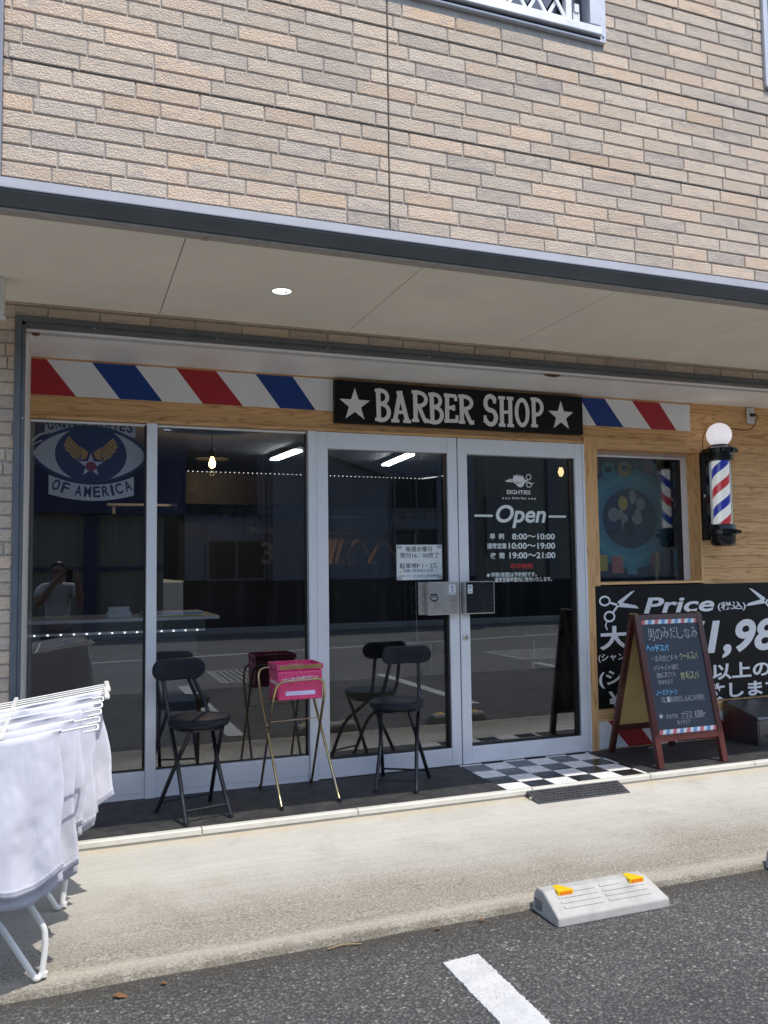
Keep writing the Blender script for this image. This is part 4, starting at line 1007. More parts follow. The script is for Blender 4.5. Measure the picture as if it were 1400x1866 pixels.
# ================================================================== WHEEL STOPS
def wheel_stop(x, label):
    t = thing('wheel_stop', label, 'wheel stop', (x, -1.93, -.13), 0, 'concrete wheel stops'); L = .530
    mb = MB(); prof = [(-2.028,-.131),(-2.026,-.092),(-1.905,-.034),(-1.858,-.034),(-1.832,-.058),(-1.828,-.131)]
    n = len(prof); V = [(x+(0 if i in (0, 5, 1) else .010), y, z) for i, (y, z) in enumerate(prof)]+[(x+L-(0 if i in (0, 5, 1) else .028), y, z) for i, (y, z) in enumerate(prof)]
    F = [(i, i+n, (i+1)%n+n, (i+1)%n) for i in range(n)]+[tuple(range(n)), tuple(range(2*n-1, n-1, -1))]
    mb.add(V, F); body = mb.build('body', 'stopc', t, bevel=.008, seg=3)
    # ribs on the slope, in two fields
    mb = MB()
    for a, b, rows in ((.055, .235, (1, 2, 3)), (.115, .235, (0,)), (.262, .465, (1, 2, 3)), (.262, .36, (0,))):
        for r in rows:
            y = -1.922-r*.0225; z = -.034-(-1.905-y)*.479; mb.bar((x+a, y, z+.0006), (x+b, y, z+.0006), .0130, .006, up=(0,-.432,.902))
    mb.build('rib', 'stopc', t, bevel=.0018)
    for k, px in enumerate((.062, .405)):
        q = MB(); a, b = x+px, x+px+.068
        V = [(a+.012,-1.868,-.0385),(b-.030,-1.868,-.0385),(b,-1.930,-.0385),(b,-1.936,-.0385),(a-.002,-1.936,-.0385),(a-.002,-1.92,-.0385)]
        T = [(v[0], v[1], -.0325 if i < 2 else -.030) for i, v in enumerate(V)]; Bt = [(v[0], v[1], -.066) for v in V]; m = len(V)
        q.add(T+Bt, [tuple(range(m))[::-1], tuple(range(m, 2*m))]+[(i, (i+1)%m, (i+1)%m+m, i+m) for i in range(m)]); h = q.build('reflector_housing', 'yellow', t, bevel=.0015)
        q = MB(); q.box(a+.008, b-.008, -1.9385, -1.9363, -.0500, -.0345); r = q.build('reflector', 'orange', h)
    mb = MB(); mb.box(x-.0008, x+.0002, -1.915, -1.855, -.105, -.070); mb.build('end_recess_shade', 'joint', t) if False else None
    mb = MB(); mb.box(x-.0012, x+.003, -1.905, -1.856, -.112, -.068); mb.build('end_recess_shade', 'roofm', t); mb = MB(); mb.box(x-.0012, x+.003, -1.985, -1.965, -.124, -.112); mb.build('end_mark', 'tape', t)  # recess is a flat plate, its shade given by darker grey
wheel_stop(1.779, 'grey concrete wheel stop with yellow reflectors standing on the asphalt')
wheel_stop(3.002, 'second concrete wheel stop further along the kerb, mirrored behind the folding chair')
# ================================================================== FOLDING CHAIRS
def chair(name, label, feet, seat_c, seat_h, back, twist, grp='black folding chairs'):
    # feet: front left, front right, rear left, rear right (x, y); back: pad centre, half width vector
    t = thing(name, label, 'chair', (seat_c[0], seat_c[1], .006), 0, grp)
    z0 = .007; sx, sy = seat_c; r = .162
    mb = MB(); mb.lathe([(.001,seat_h-.048),(r-.018,seat_h-.048),(r-.006,seat_h-.042),(r,seat_h-.030),(r+.001,seat_h-.008),(r-.003,seat_h-.002),(r-.010,seat_h+.001),(.09,seat_h+.004),(.001,seat_h+.005)], sx, sy, 48); mb.build('seat', 'vinylseat', t, smooth=40)
    mb = MB(); mb.tube([(sx+(r+.0015)*math.cos(a), sy+(r+.0015)*math.sin(a), seat_h-.008) for a in [2*math.pi*i/48 for i in range(48)]], .0022, 6, closed=True); mb.build('piping', 'vinylseat', t, smooth=60)
    mb = MB(); mb.lathe([(.001,seat_h-.060),(r-.030,seat_h-.060),(r-.026,seat_h-.0485),(.001,seat_h-.0485)], sx, sy, 32); mb.build('seat_base', 'tubeblack', t, smooth=30)
    FL, FR, RL, RR = [Vector((a, b, z0)) for a, b in feet]
    bc = Vector(back[0]); hv = Vector((back[1][0], back[1][1], 0)); bz = back[2]
    fr = (((FL+FR)-(RL+RR))/2); fr.z = 0; fr.normalize(); side = (FR-FL).normalized()
    # backrest pad: a rounded stadium, slightly wrapped
    mb = MB(); n = 15; V = []; F = []; hl = hv.length; sd = hv.normalized(); nf = Vector((sd.y, -sd.x, 0))
    if nf.dot(fr) < 0: nf = -nf
    prof = []
    m = 40; rr_ = bz
    def outline(scale):
        P = []; hw = hl-rr_*.98
        for i in range(m):
            a = 2*math.pi*i/m; cx = hw if math.cos(a) >= 0 else -hw
            P.append(((cx+rr_*.98*math.cos(a)*1.0)*1.0, rr_*math.sin(a)))
        return [((x)*(1-(1-scale)*rr_/hl), z*scale) for x, z in P]
    layers = [(.0, -.004, 0), (.55, -.006, 0), (.9, -.003, 0), (1., .006, 0), (1., .018, 0), (.93, .027, 0), (.6, .031, 0), (0., .032, 0)]
    for sc_, d, _ in layers:
        for x, z in outline(max(sc_, .01)):
            wrap = .06*(x/hl)**2
            p = bc+sd*x+Vector((0,0,z))+nf*(d+wrap*.5-.015); V.append(p)
    for i in range(len(layers)-1):
        for k in range(m): F.append((i*m+k, i*m+(k+1)%m, (i+1)*m+(k+1)%m, (i+1)*m+k))
    mb.add(V, F); mb.build('backrest', 'vinylseat', t, smooth=50)
    rad = .0112
    tops = []
    for s, foot in ((-1, FL), (1, FR)):
        base = bc+sd*(s*hl*.56)-Vector((0,0,bz*.55))-nf*.012
        kn = foot.lerp(base, .37); kn = kn+fr*.022
        mid = Vector((sx, sy, seat_h-.03))+side*(s*.118)-fr*.118
        P = [foot+Vector((0,0,.006)), kn, mid, base, base+Vector((0,0,bz*.8))]
        q = MB(); q.tube(fillet(P, .09, 6), rad, 12); leg = q.build('leg', 'tubeblack', t, smooth=60)
        q = MB(); q.tube([foot+Vector((0,0,.0)), foot+Vector((0,0,.016))], .0125, 12); q.build('foot_cap', 'seal', leg, smooth=40)
        tops.append((foot, kn))
    for s, foot in ((-1, RL), (1, RR)):
        up = Vector((sx, sy, seat_h-.052))+side*(s*.088)+fr*.105
        kn = foot.lerp(up, .5)-fr*.012
        q = MB(); q.tube(fillet([foot+Vector((0,0,.006)), kn, up], .09, 6), rad, 12); leg = q.build('leg', 'tubeblack', t, smooth=60)
        q = MB(); q.tube([foot, foot+Vector((0,0,.016))], .0125, 12); q.build('foot_cap', 'seal', leg, smooth=40)
    def at(a, b, k): return a.lerp(b, k)
    q = MB(); q.tube([at(*tops[0], .24), at(*tops[1], .24)], .0060, 10); q.build('stretcher', 'tubeblack', t, smooth=60)
    upL = Vector((sx, sy, seat_h-.052))-side*.088+fr*.105; upR = Vector((sx, sy, seat_h-.052))+side*.088+fr*.105
    q = MB(); q.tube([RL.lerp(upL, .12), RR.lerp(upR, .12)], .0060, 10); q.build('stretcher', 'tubeblack', t, smooth=60)
    q = MB()
    for a, b in ((tops[0], (RL, upL)), (tops[1], (RR, upR))):
        c = a[0].lerp(a[1], .95); q.tube([c-side*.008, c+side*.008], .005, 8)
    q.build('pivot', 'tubeblack', t, smooth=40)
    return t
chair('folding_chair', 'black folding chair with round seat standing left of the tin stand', ((.551,-.612),(.783,-.553),(.439,-.312),(.730,-.216)), (.655,-.318), .487,
      ((.560,-.175,.728), (.143,.022), .058), 0)
chair('folding_chair', 'black folding chair with round seat standing in front of the left door', ((1.623,-.403),(1.825,-.512),(1.790,-.075),(2.029,-.224)), (1.835,-.205), .480,
      ((1.925,-.128,.735), (.156,-.012), .053), 0)

# ================================================================== TIN ON ITS STAND
def tin_stand():
    t = thing('tube_stand', 'scissor stand of iridescent gold tube carrying a pink tin', 'stand', (1.2, -.30, .006))
    z0 = .007; xl, xr = 1.030, 1.345; r = .0075
    A = [(1.054,-.535,z0),(1.032,-.075,.60),(1.036,-.035,.690),(1.325,-.035,.690),(1.335,-.070,.60),(1.381,-.508,z0)]
    Bp = [(1.042,-.060,z0),(1.045,-.385,.57),(1.062,-.418,.655),(1.318,-.412,.662),(1.335,-.385,.585),(1.348,-.050,z0)]
    for P in (A, Bp):
        q = MB(); q.tube(fillet(P, .075, 8), r, 12); fr = q.build('leg_frame', 'gold', t, smooth=60)
        for p in (P[0], P[-1]): q = MB(); q.tube([p, (p[0], p[1], p[2]+.02)], .0098, 12); q.build('foot_cap', 'seal', fr, smooth=40)
    q = MB(); q.tube([(1.040,-.262,.415),(1.348,-.258,.421)], .0028, 8); q.build('cross_rod', 'gold', t, smooth=60)
    q = MB(); q.tube([(1.030,-.262,.400),(1.050,-.262,.400)], .006, 8); q.tube([(1.338,-.262,.400),(1.360,-.262,.400)], .006, 8); q.build('pivot', 'steel', t, smooth=40)
    q = MB(); q.box(1.045, 1.335, -.335, -.180, .5405, .5435); q.build('carrier_strap', 'gold', t)
    t = thing('tin_box', 'pink tin box with brass handle resting in the gold tube stand', 'tin', (1.2, -.26, .544))
    x0, x1, y0, y1, za, zb = 1.072, 1.328, -.372, -.150, .5445, .738
    q = MB(); q.box(x0, x1, y0, y1, za, zb-.030); q.build('body', 'pink', t, bevel=.014, seg=4)
    q = MB(); w = .004
    q.box(x0-.003, x1+.003, y0-.003, y0+w, zb-.029, zb); q.box(x0-.003, x1+.003, y1-w, y1+.003, zb-.029, zb); q.box(x0-.003, x0+w, y0+w+.0003, y1-w-.0003, zb-.029, zb); q.box(x1-w, x1+.003, y0+w+.0003, y1-w-.0003, zb-.029, zb)
    q.box(x0+w+.0003, x1-w-.0003, y0+w+.0003, y1-w-.0003, zb-.027, zb-.018); q.build('lid', 'pink', t, bevel=.0012)
    q = MB(); q.box(x0+.014, x1-.006, y0-.0056, y0-.0032, zb-.022, zb-.003)
    q.box(x0+.010, x0+.022, y0-.0066, y0-.0057, zb-.021, zb-.005); q.build('brass_band', 'brass', t, bevel=.0008)
    q = MB(); q.tube([(1.205+.040*math.cos(a), -.262+.034*math.sin(a), zb-.0145) for a in [2*math.pi*i/30 for i in range(30)]], .0045, 8, closed=True); q.lathe([(.001,zb-.0178),(.022,zb-.0178),(.020,zb-.013),(.001,zb-.013)], 1.205, -.262, 20); q.build('handle', 'brass', t, smooth=60)
    q = MB(); q.box(x0+.044, x1-.044, y0-.0014, y0+.0004, za+.027, za+.050); q.build('label', 'lilac', t, bevel=.003)
    rnd = random.Random(9)
    q = MB(); x = x0+.026
    while x < x1-.036:
        h = rnd.uniform(.010, .016); zc = za+.107+.008*math.sin((x-x0)*9)
        q.bar((x, y0-.0006, zc), (x+rnd.uniform(-.004, .005), y0-.0006, zc+h), .0012, rnd.uniform(.003, .005), up=(1,0,0)); x += rnd.uniform(.008, .014)
        if rnd.random() < .5: q.bar((x-.008, y0-.0009, zc+h*.5), (x, y0-.0009, zc+h*.55), .0012, .003)
    q.build('worn_lettering', 'palewhite', t)
    q = MB(); y = y0+.03
    while y < y1-.03:
        h = rnd.uniform(.014, .022); q.bar((x0-.0006, y, za+.085), (x0-.0006, y+rnd.uniform(-.006, .006), za+.085+h), .0012, .005, up=(0,1,0)); y += rnd.uniform(.013, .02)
    q.build('worn_lettering', 'palewhite', t)
    q = MB(); q.box(x0-.001, x1+.001, y0-.0010, y1+.001, za+.146, za+.149); q.build('bead', 'pink', t, bevel=.001)
tin_stand()

# ================================================================== A-BOARD
def a_board():
    t = thing('chalkboard_stand', 'mahogany framed folding chalkboard with chalk lettering on the right mat', 'chalkboard', (3.68, -.36, .006))
    n = Vector((0, .2, .935)).normalized(); out = Vector((0, -n.z, n.y)); O = Vector((0, -.6, .007))
    def P(u, v, d=0.): p = O+n*v+out*d; return (u, p.y, p.z)
    def slab(mb, u0, u1, v0, v1, d0, d1, mi=0):
        V = [P(u0,v0,d0),P(u1,v0,d0),P(u1,v1,d0),P(u0,v1,d0),P(u0,v0,d1),P(u1,v0,d1),P(u1,v1,d1),P(u0,v1,d1)]
        mb.add(V, [(0,3,2,1),(4,5,6,7),(0,1,5,4),(1,2,6,5),(2,3,7,6),(3,0,4,7)], mi)
    for a, b in ((3.410, 3.451), (3.903, 3.945)): mb = MB(); slab(mb, a, b, 0, .957, -.028, .004); mb.build('front_leg', 'mahog', t, bevel=.002)
    mb = MB(); slab(mb, 3.4513, 3.9027, .922, .955, -.026, .0035); mb.build('top_rail', 'mahog', t, bevel=.002)
    mb = MB(); slab(mb, 3.4513, 3.9027, .158, .200, -.026, .0035); mb.build('bottom_rail', 'mahog', t, bevel=.002)
    mb = MB(); slab(mb, 3.4513, 3.9027, .2005, .9215, -.012, -.003); mb.build('blackboard', 'board', t)
    # rear frame
    ap = O+n*.945; nb = Vector((0, -.085-(ap.y+.045), -ap.z+.007)); L = nb.length; nb.normalize(); ob = Vector((0, -nb.z, nb.y))
    def Q(u, v, d=0.): p = Vector((0, ap.y+.045, ap.z))+nb*v+ob*d; return (u, p.y, p.z)
    def slabq(mb, u0, u1, v0, v1, d0, d1):
        V = [Q(u0,v0,d0),Q(u1,v0,d0),Q(u1,v1,d0),Q(u0,v1,d0),Q(u0,v0,d1),Q(u1,v0,d1),Q(u1,v1,d1),Q(u0,v1,d1)]
        mb.add(V, [(0,3,2,1),(4,5,6,7),(0,1,5,4),(1,2,6,5),(2,3,7,6),(3,0,4,7)])
    for a, b in ((3.412, 3.450), (3.905, 3.943)): mb = MB(); slabq(mb, a, b, 0, L, -.014, .014); mb.build('rear_leg', 'mahog', t, bevel=.002)
    mb = MB(); slabq(mb, 3.4505, 3.9045, .0, .035, -.013, .013); slabq(mb, 3.4505, 3.9045, L-.20, L-.160, -.013, .013); mb.build('rear_rail', 'mahog', t, bevel=.002)
    mb = MB(); slabq(mb, 3.4505, 3.9045, .0355, L-.2005, -.004, .004); mb.build('rear_panel', 'ply', t)
    mb = MB(); mb.tube([(3.43,-.404,.945),(3.43,-.33,.945)], .006, 8); mb.tube([(3.92,-.404,.945),(3.92,-.33,.945)], .006, 8); mb.build('hinge', 'brass', t)
    mb = MB(); mb.tube(fillet([(3.72,-.10,.012),(3.80,-.13,.03),(3.86,-.17,.09)], .05), .0025, 6); mb.build('cord', 'palewhite', t, smooth=60)
    # tape strips
    for vv in ((.892, .9205), (.2015, .229)):
        for k in range(17):
            col = ('palered', 'palewhite', 'paleblue', 'palewhite')[k % 4]; a = 3.4525+k*.0264; b = min(a+.0264, 3.902)
            sk = .010
            mb = MB(); V = [P(a, vv[0], -.0028), P(b, vv[0], -.0028), P(min(b+sk, 3.902), vv[1], -.0028), P(min(a+sk, 3.902), vv[1], -.0028)]
            V2 = [P(a, vv[0], -.0020), P(b, vv[0], -.0020), P(min(b+sk, 3.902), vv[1], -.0020), P(min(a+sk, 3.902), vv[1], -.0020)]
            mb.add(V+V2, [(0,3,2,1),(4,5,6,7),(0,1,5,4),(1,2,6,5),(2,3,7,6),(3,0,4,7)]); mb.build('tape', col, t)
    g = lambda u, v, d: P(u, v, -.0029+d)
    random.seed(31)
    mb = MB(); mb.chars('男のみだしなみ', 3.492, 3.890, .790, .870, .16, fn=g, bold=-.012)
    mb.chars('・清涼感だす→', 3.480, 3.694, .652, .690, .12, fn=g, bold=-.012)
    mb.chars('・トリートメント効果で', 3.483, 3.690, .594, .628, .12, fn=g, bold=-.012); mb.chars('頭皮に潤って→', 3.506, 3.655, .548, .582, .12, fn=g, bold=-.012); mb.chars('栄養を促す', 3.511, 3.629, .508, .537, .12, fn=g, bold=-.012)
    mb.chars('月に一度の身だしなみに鼻を脱毛', 3.512, 3.852, .392, .428, .12, fn=g, bold=-.012); mb.chars('それぞれ', 3.524, 3.621, .294, .322, .12, fn=g, bold=-.012); mb.chars('プラス ¥330-', 3.640, 3.836, .290, .330, .12, fn=g, bold=-.012); mb.chars('月イチケア', 3.601, 3.708, .250, .277, .12, fn=g, bold=-.012)
    S = star(3.489, .312, .020, .019, .42, .1); mb.add([g(u, v, 0.0008) for u, v in S]+[g(u, v, 0) for u, v in S], [tuple(range(10))])
    for k in range(14): a = 3.645+k*.0135; V = [g(a, .283+.0003*k, .0005), g(a+.006, .283+.0003*k, .0005), g(a+.006, .2855+.0003*k, .0005), g(a, .2855+.0003*k, .0005)]; mb.add(V, [(0,1,2,3)])
    mb.build('chalk_lettering', 'chalk', t)
    mb = MB(); mb.chars('ヘッドスパ', 3.462, 3.640, .716, .760, .12, fn=g, bold=.025); mb.chars('ノーズクリーン', 3.479, 3.648, .440, .474, .12, fn=g, bold=.006); mb.build('blue_chalk_lettering', 'chalkblue', t)
    mb = MB(); mb.chars('クールスパ', 3.708, 3.860, .654, .697, .12, fn=g, bold=-.012); mb.build('yellow_chalk_lettering', 'chalkyel', t); mb = MB(); mb.chars('育毛スパ', 3.690, 3.842, .530, .578, .12, fn=g, bold=-.012); mb.build('yellow_chalk_lettering', 'chalkyel', t)
a_board()

def steel_box():
    t = thing('steel_cabinet', 'low stainless steel cabinet on the mat at the right edge', 'cabinet', (4.8, -.17, .006))
    x0, x1, y0, y1 = 4.455, 5.15, -.335, -.012
    mb = MB(); V = [(x0,y0,.0065),(x1,y0,.0065),(x1,y1,.0065),(x0,y1,.0065),(x0,y0,.200),(x1,y0,.200),(x1,y1,.272),(x0,y1,.272)]
    mb.add(V, [(0,3,2,1),(4,5,6,7),(0,1,5,4),(1,2,6,5),(2,3,7,6),(3,0,4,7)]); mb.build('body', 'zinc', t, bevel=.004)
    mb = MB(); mb.box(x0+.012, x1-.012, y0-.004, y0-.0003, .024, .178); d = mb.build('front_panel', 'zinc', t, bevel=.002)
    mb = MB(); mb.box(x0+.055, x0+.36, y0-.0052, y0-.0043, .058, .080); mb.build('slot', 'joint', d)
    mb = MB(); mb.profile_x([(y0-.008,.186),(y0-.0005,.198),(y0-.0005,.180)], x0, x1); mb.build('lip', 'zinc', t)
steel_box()

# ================================================================== LAUNDRY RACK
RZ = lambda x: .775+.14*(x-.13)          # the rails climb a little to the right
def rack():
    t = thing('drying_rack', 'white tube folding drying rack loaded with white cloths on the pavement', 'drying rack', (-.6, -1.55, -.1))
    ys = [-1.05,-1.11,-1.17,-1.23,-1.30,-1.40,-1.545,-1.69,-1.845,-1.985]
    XR = lambda y: .150-.062*(-1.05-y)
    for y in ys:
        x1 = XR(y); x0 = -1.35; y2 = y-.028; e = .018
        P = [(x0, y, RZ(x0)), (x1-e, y, RZ(x1-e)), (x1, y, RZ(x1)), (x1, y2, RZ(x1)-.012), (x1-e, y2, RZ(x1-e)-.012), (x1-.045, y2, RZ(x1-.045)-.012)]
        q = MB(); q.tube(fillet(P, .014, 4), .0034, 8); q.build('rail', 'rack', t, smooth=60)
    for a, b in ((-1.03, -1.20), (-1.215, -1.40)):
        q = MB(); x = XR(a)+.004; q.bar((x, a+.006, RZ(x)+.003), (x, b, RZ(x)-.006), .020, .018); q.build('end_cap', 'rack', t, bevel=.006, seg=3)
    q = MB(); x = -.205; q.bar((x, -1.00, RZ(x)+.005), (x+.002, -1.90, RZ(x)+.003), .016, .012); q.build('connector', 'rack', t, bevel=.003)
    q = MB(); x = -1.1; q.bar((x, -1.00, RZ(x)), (x+.002, -2.1, RZ(x)), .02, .016); q.build('connector', 'rack', t, bevel=.003)
    for y, gz in ((-1.775, -.106), (-1.262, -.072)):
        r = .0105; fx = -.082 if y < -1.5 else -.022; G = gz+r
        P = [(fx-.58, y-.01, .70), (fx-.115, y-.005, G+.185), (fx-.008, y-.006, G+.002), (fx+.010, y+.004, G+.012), (fx+.020, y+.006, G+.105), (fx+.016, y+.006, G+.160), (fx-.085, y+.008, G+.335), (fx-.48, y+.01, .70)]
        q = MB(); q.tube(fillet(P, .018, 5), r, 14); leg = q.build('leg', 'rack', t, smooth=60)
        q = MB(); q.tube([(fx+.014, y+.005, G+.006), (fx+.016, y+.005, G+.020)], .0135, 14); q.build('foot_sleeve', 'rack', leg, smooth=40)
        P = [(-1.35, y, G), (-.9, y+.012, .30), (-.30, y+.02, RZ(-.3)-.03)]
        q = MB(); q.tube(fillet(P, .1, 5), r, 14); q.build('leg', 'rack', t, smooth=60)
    q = MB(); q.tube([(-1.35,-1.775,-.092),(-1.35,-1.262,-.060)], .0105, 12); q.build('floor_bar', 'rack', t, smooth=60)
rack()
from mathutils import noise as MN
def cloth(name, label, y, x0, x1, front, back, seed, flare=.03, gap=.016):
    rnd = random.Random(seed); nu, nv = 72, 30; V = []; F = []
    ph = [rnd.uniform(0, 6.28) for _ in range(6)]; fq = [rnd.uniform(24, 34), rnd.uniform(52, 70), rnd.uniform(9, 13)]
    rows = []
    for j in range(nv+1): rows.append(('f', 1-j/nv))
    for j in range(1, 6): rows.append(('t', j/6))
    for j in range(nv+1): rows.append(('b', j/nv))
    for side, k in rows:
        for i in range(nu+1):
            u = i/nu; x = x0+(x1-x0)*u; zt = RZ(x)+.004
            if side == 't':
                a = math.pi*k; yy = y-gap/2*math.cos(a)*1.0; z = zt+.005*math.sin(a); p = (x, yy, z)
            else:
                s = -1 if side == 'f' else 1; L = front if side == 'f' else back
                edge = L+.022*math.sin(3.0*u+ph[0])+.010*math.sin(11*u+ph[1]) - (.035*max(0, u-.86)/.14 if True else 0)
                d = k*edge; amp = (.30+.70*k)*.015
                f = math.sin(fq[0]*(x-x0)+ph[2]+1.8*k+.8*math.sin(5*k+ph[5]))*.62+math.sin(fq[1]*(x-x0)+ph[3]-3*k)*.20+math.sin(fq[2]*(x-x0)+ph[4]+1.2*k)*.55
                f += .8*MN.noise((x*17+seed*7.3, d*5.5, s*3.1))*(.35+.65*k)
                yy = y+s*(gap/2+.012*k)+f*amp*(1 if side == 'f' else .8)+.0030*MN.noise((x*48+seed, d*30, s*9.))
                p = (x+flare*k*(u-.3)*(1 if side == 'f' else .8)+.006*math.sin(9*k+ph[5])*u, yy, zt-d)
            V.append(p)
    m = nu+1
    for j in range(len(rows)-1):
        for i in range(nu): F.append((j*m+i, j*m+i+1, (j+1)*m+i+1, (j+1)*m+i))
    t = thing(name, label, 'cloth', ((x0+x1)/2, y, RZ(x1)), 0, 'white cloths drying on the rack')
    mb = MB(); mb.add(V, F); o = mb.build('sheet', 'cloth', t, smooth=180)
    so = o.modifiers.new('thick', 'SOLIDIFY'); so.thickness = .0022; so.offset = 0
    # stitched hems along both lower edges
    for row in (1, len(rows)-2):
        P = [Vector(V[row*m+i])+Vector((0, (-.0028 if row == 1 else .0028), .006)) for i in range(m)]
        q = MB(); n = 0
        for a, b in zip(P, P[1:]): q.bar(a, a.lerp(b, .90), .0016, .008, up=(0,0,1))
        q.build('hem', 'cloth', t, bevel=.0008, seg=1)
cloth('drying_cloth', 'white cloth hanging farthest back on the rack, beside the glass', -1.30, -.62, .122, .455, .40, 1, .085)
cloth('drying_cloth', 'second white cloth from the shop on the rack, right edge just behind the others', -1.40, -.62, .088, .47, .44, 2, .03)
cloth('drying_cloth', 'third white cloth from the shop on the rack', -1.545, -.62, .086, .475, .50, 3, .02)
cloth('drying_cloth', 'white cloth with the longest hem on the rack, third from the front', -1.69, -.62, .046, .455, .50, 4, .02)
cloth('drying_cloth', 'white cloth on the rack directly behind the front cloth', -1.845, -.62, .020, .495, .535, 5, .02)
cloth('drying_cloth', 'front white cloth on the rack, overlapping all the other cloths', -1.985, -.62, -.018, .450, .500, 6, .012)
# ================================================================== INSIDE THE SHOP
def inside():
    # pendant lamp
    t = thing('pendant_lamp', 'lit filament pendant lamp with flat dark shade seen through the left glass', 'lamp', (1.248, 3.0, 2.62))
    mb = MB(); mb.tube([(1.248,3.0,2.62),(1.248,3.0,2.40)], .004, 8); mb.build('cord', 'cable', t)
    mb = MB(); mb.lathe([(.001,2.42),(.022,2.42),(.024,2.36),(.03,2.352),(.03,2.335),(.001,2.335)], 1.248, 3.0, 20); mb.build('lamp_holder', 'brass', t, smooth=40)
    mb = MB(); mb.lathe([(.02,2.338),(.07,2.332),(.155,2.316),(.158,2.310),(.15,2.311),(.02,2.330)], 1.248, 3.0, 40); mb.build('lamp_shade', 'shade', t, smooth=40)
    mb = MB(); mb.lathe([(.001,2.330),(.014,2.328),(.020,2.305),(.032,2.27),(.030,2.245),(.016,2.228),(.001,2.226)], 1.248, 3.0, 24); mb.build('bulb', 'bulbglow', t, smooth=60)
    lt = bpy.data.lights.new('bulb_light', 'POINT'); lt.energy = 5; lt.color = (1, .7, .4); lt.shadow_soft_size = .03
    lo = bpy.data.objects.new('bulb_light', lt); COL.objects.link(lo); lo.parent = t; lo.location = (0, 0, -.44)
    t2 = thing('pendant_lamp', 'dim pendant lamp just visible in the top right corner of the right door', 'lamp', (4.56, 2.2, 2.62))
    mb = MB(); mb.tube([(4.56,2.2,2.62),(4.56,2.2,2.30)], .004, 8); mb.build('cord', 'cable', t2)
    mb = MB(); mb.lathe([(.02,2.258),(.07,2.252),(.155,2.226),(.158,2.220),(.15,2.221),(.02,2.25)], 4.56, 2.2, 40); mb.lathe([(.001,2.32),(.022,2.32),(.024,2.26),(.001,2.258)], 4.56, 2.2, 20); mb.build('lamp_shade', 'shade', t2, smooth=40)
    mb = MB(); mb.lathe([(.001,2.25),(.014,2.248),(.030,2.19),(.016,2.15),(.001,2.146)], 4.56, 2.2, 20); mb.build('bulb', 'dimglow', t2, smooth=60)
    for lab, x0, ya, x1, yb in (('lit ceiling tube lamp seen through the left window beside the pendant', 2.244, 4.707, 2.322, 3.915), ('lit ceiling tube lamp seen through the left door glass', 3.71, 4.867, 3.638, 3.878)):
        t = thing('tube_lamp', lab, 'ceiling lamp', (x0, ya, 2.6), 0, 'ceiling tube lamps in the shop')
        mb = MB(); mb.bar((x0,ya,2.555),(x1,yb,2.555), .105, .022); mb.build('diffuser', 'tubeglow', t, bevel=.008)
        d = (Vector((x1,yb,0))-Vector((x0,ya,0))).normalized()
        mb = MB(); a = Vector((x0,ya,2.588))+d*-.05; b = Vector((x1,yb,2.588))-d*-.22; mb.bar(a, b, .12, .04); mb.build('housing', 'inbeam', t)
    # string of tiny lights along the beam and back along the side
    t = thing('string_lights', 'string of tiny white lights along the dark beam inside the shop', 'lights', (1.0, 3.04, 2.18))
    mb = MB(); mb.tube([(1.08,3.58,2.258),(2.3,3.58,2.252),(3.72,3.58,2.246)], .0025, 6); mb.tube([(3.72,3.58,2.246),(3.45,2.6,2.165),(3.80,3.9,2.30),(4.2,5.0,2.42)], .0025, 6); mb.build('wire', 'cable', t)
    mb = MB()
    for k in range(56): mb.sphere((1.10+k*.0465, 3.574, 2.256-.0002*k), .0042, 6)
    for k in range(26): q = k/26; mb.sphere((3.45+q*.62, 2.6+q*2.1, 2.165+q*.20), .004, 6)
    tag(mb.build('bulb_row', 'ledglow', t), kind='stuff')
    # counter with lit lower edge
    t = thing('shop_counter', 'long counter with bright white top edge and light dots inside the left window', 'counter', (.3, 1.0, 0))
    mb = MB(); mb.box(-.60, .985, 1.0, 1.6, .925, .948); mb.build('top', 'counter', t, bevel=.003)
    mb = MB(); mb.box(-.60, .885, 1.0, 1.55, .862, .9245); mb.box(-.60, .84, 1.08, 1.55, .0, .8615); mb.build('front', 'counterfront', t, bevel=.002)
    mb = MB(); mb.box(-.60, .885, .996, .9995, .846, .862); mb.build('edge_strip', 'counter', t)
    mb = MB()
    for k in range(17): mb.sphere((-.45+k*.080, .992, .853), .0045, 8)
    mb.build('edge_light', 'ledglow', t)
    t = thing('magazine_stack', 'low pile of pale magazines lying on the counter', 'magazines', (.62, 1.1, .95)); rnd = random.Random(5)
    for k in range(4): mb = MB(); a = rnd.uniform(-.02, .02); mb.box(.46+a, .86+a, 1.05, 1.30, .9485+k*.008, .9560+k*.008); mb.build('magazine', ('mustard', 'counter', 'teal', 'counter')[k], t)
    t = thing('card_box', 'small pale card holder standing on the counter', 'box', (.33, 1.15, .95)); mb = MB(); mb.box(.24, .40, 1.12, 1.2, .9485, .985); mb.box(.25, .39, 1.14, 1.18, .9852, 1.02); mb.build('body', 'counter', t, bevel=.004)
    # clothes rail and hangers
    t = thing('clothes_rail', 'chrome clothes rail inside the left door carrying wooden hangers', 'rail', (2.6, 3.2, 1.6))
    mb = MB(); mb.tube([(2.30,3.2,1.625),(3.42,3.2,1.625)], .0125, 10); mb.tube([(2.32,3.2,1.625),(2.32,3.2,0)], .0125, 10); mb.tube([(3.40,3.2,1.625),(3.40,3.2,0)], .0125, 10); mb.build('bar', 'chrome', t, smooth=60)
    mb = MB(); mb.box(2.28, 3.44, 3.05, 3.35, 1.765, 1.785); mb.build('hat_shelf', 'chrome', t)
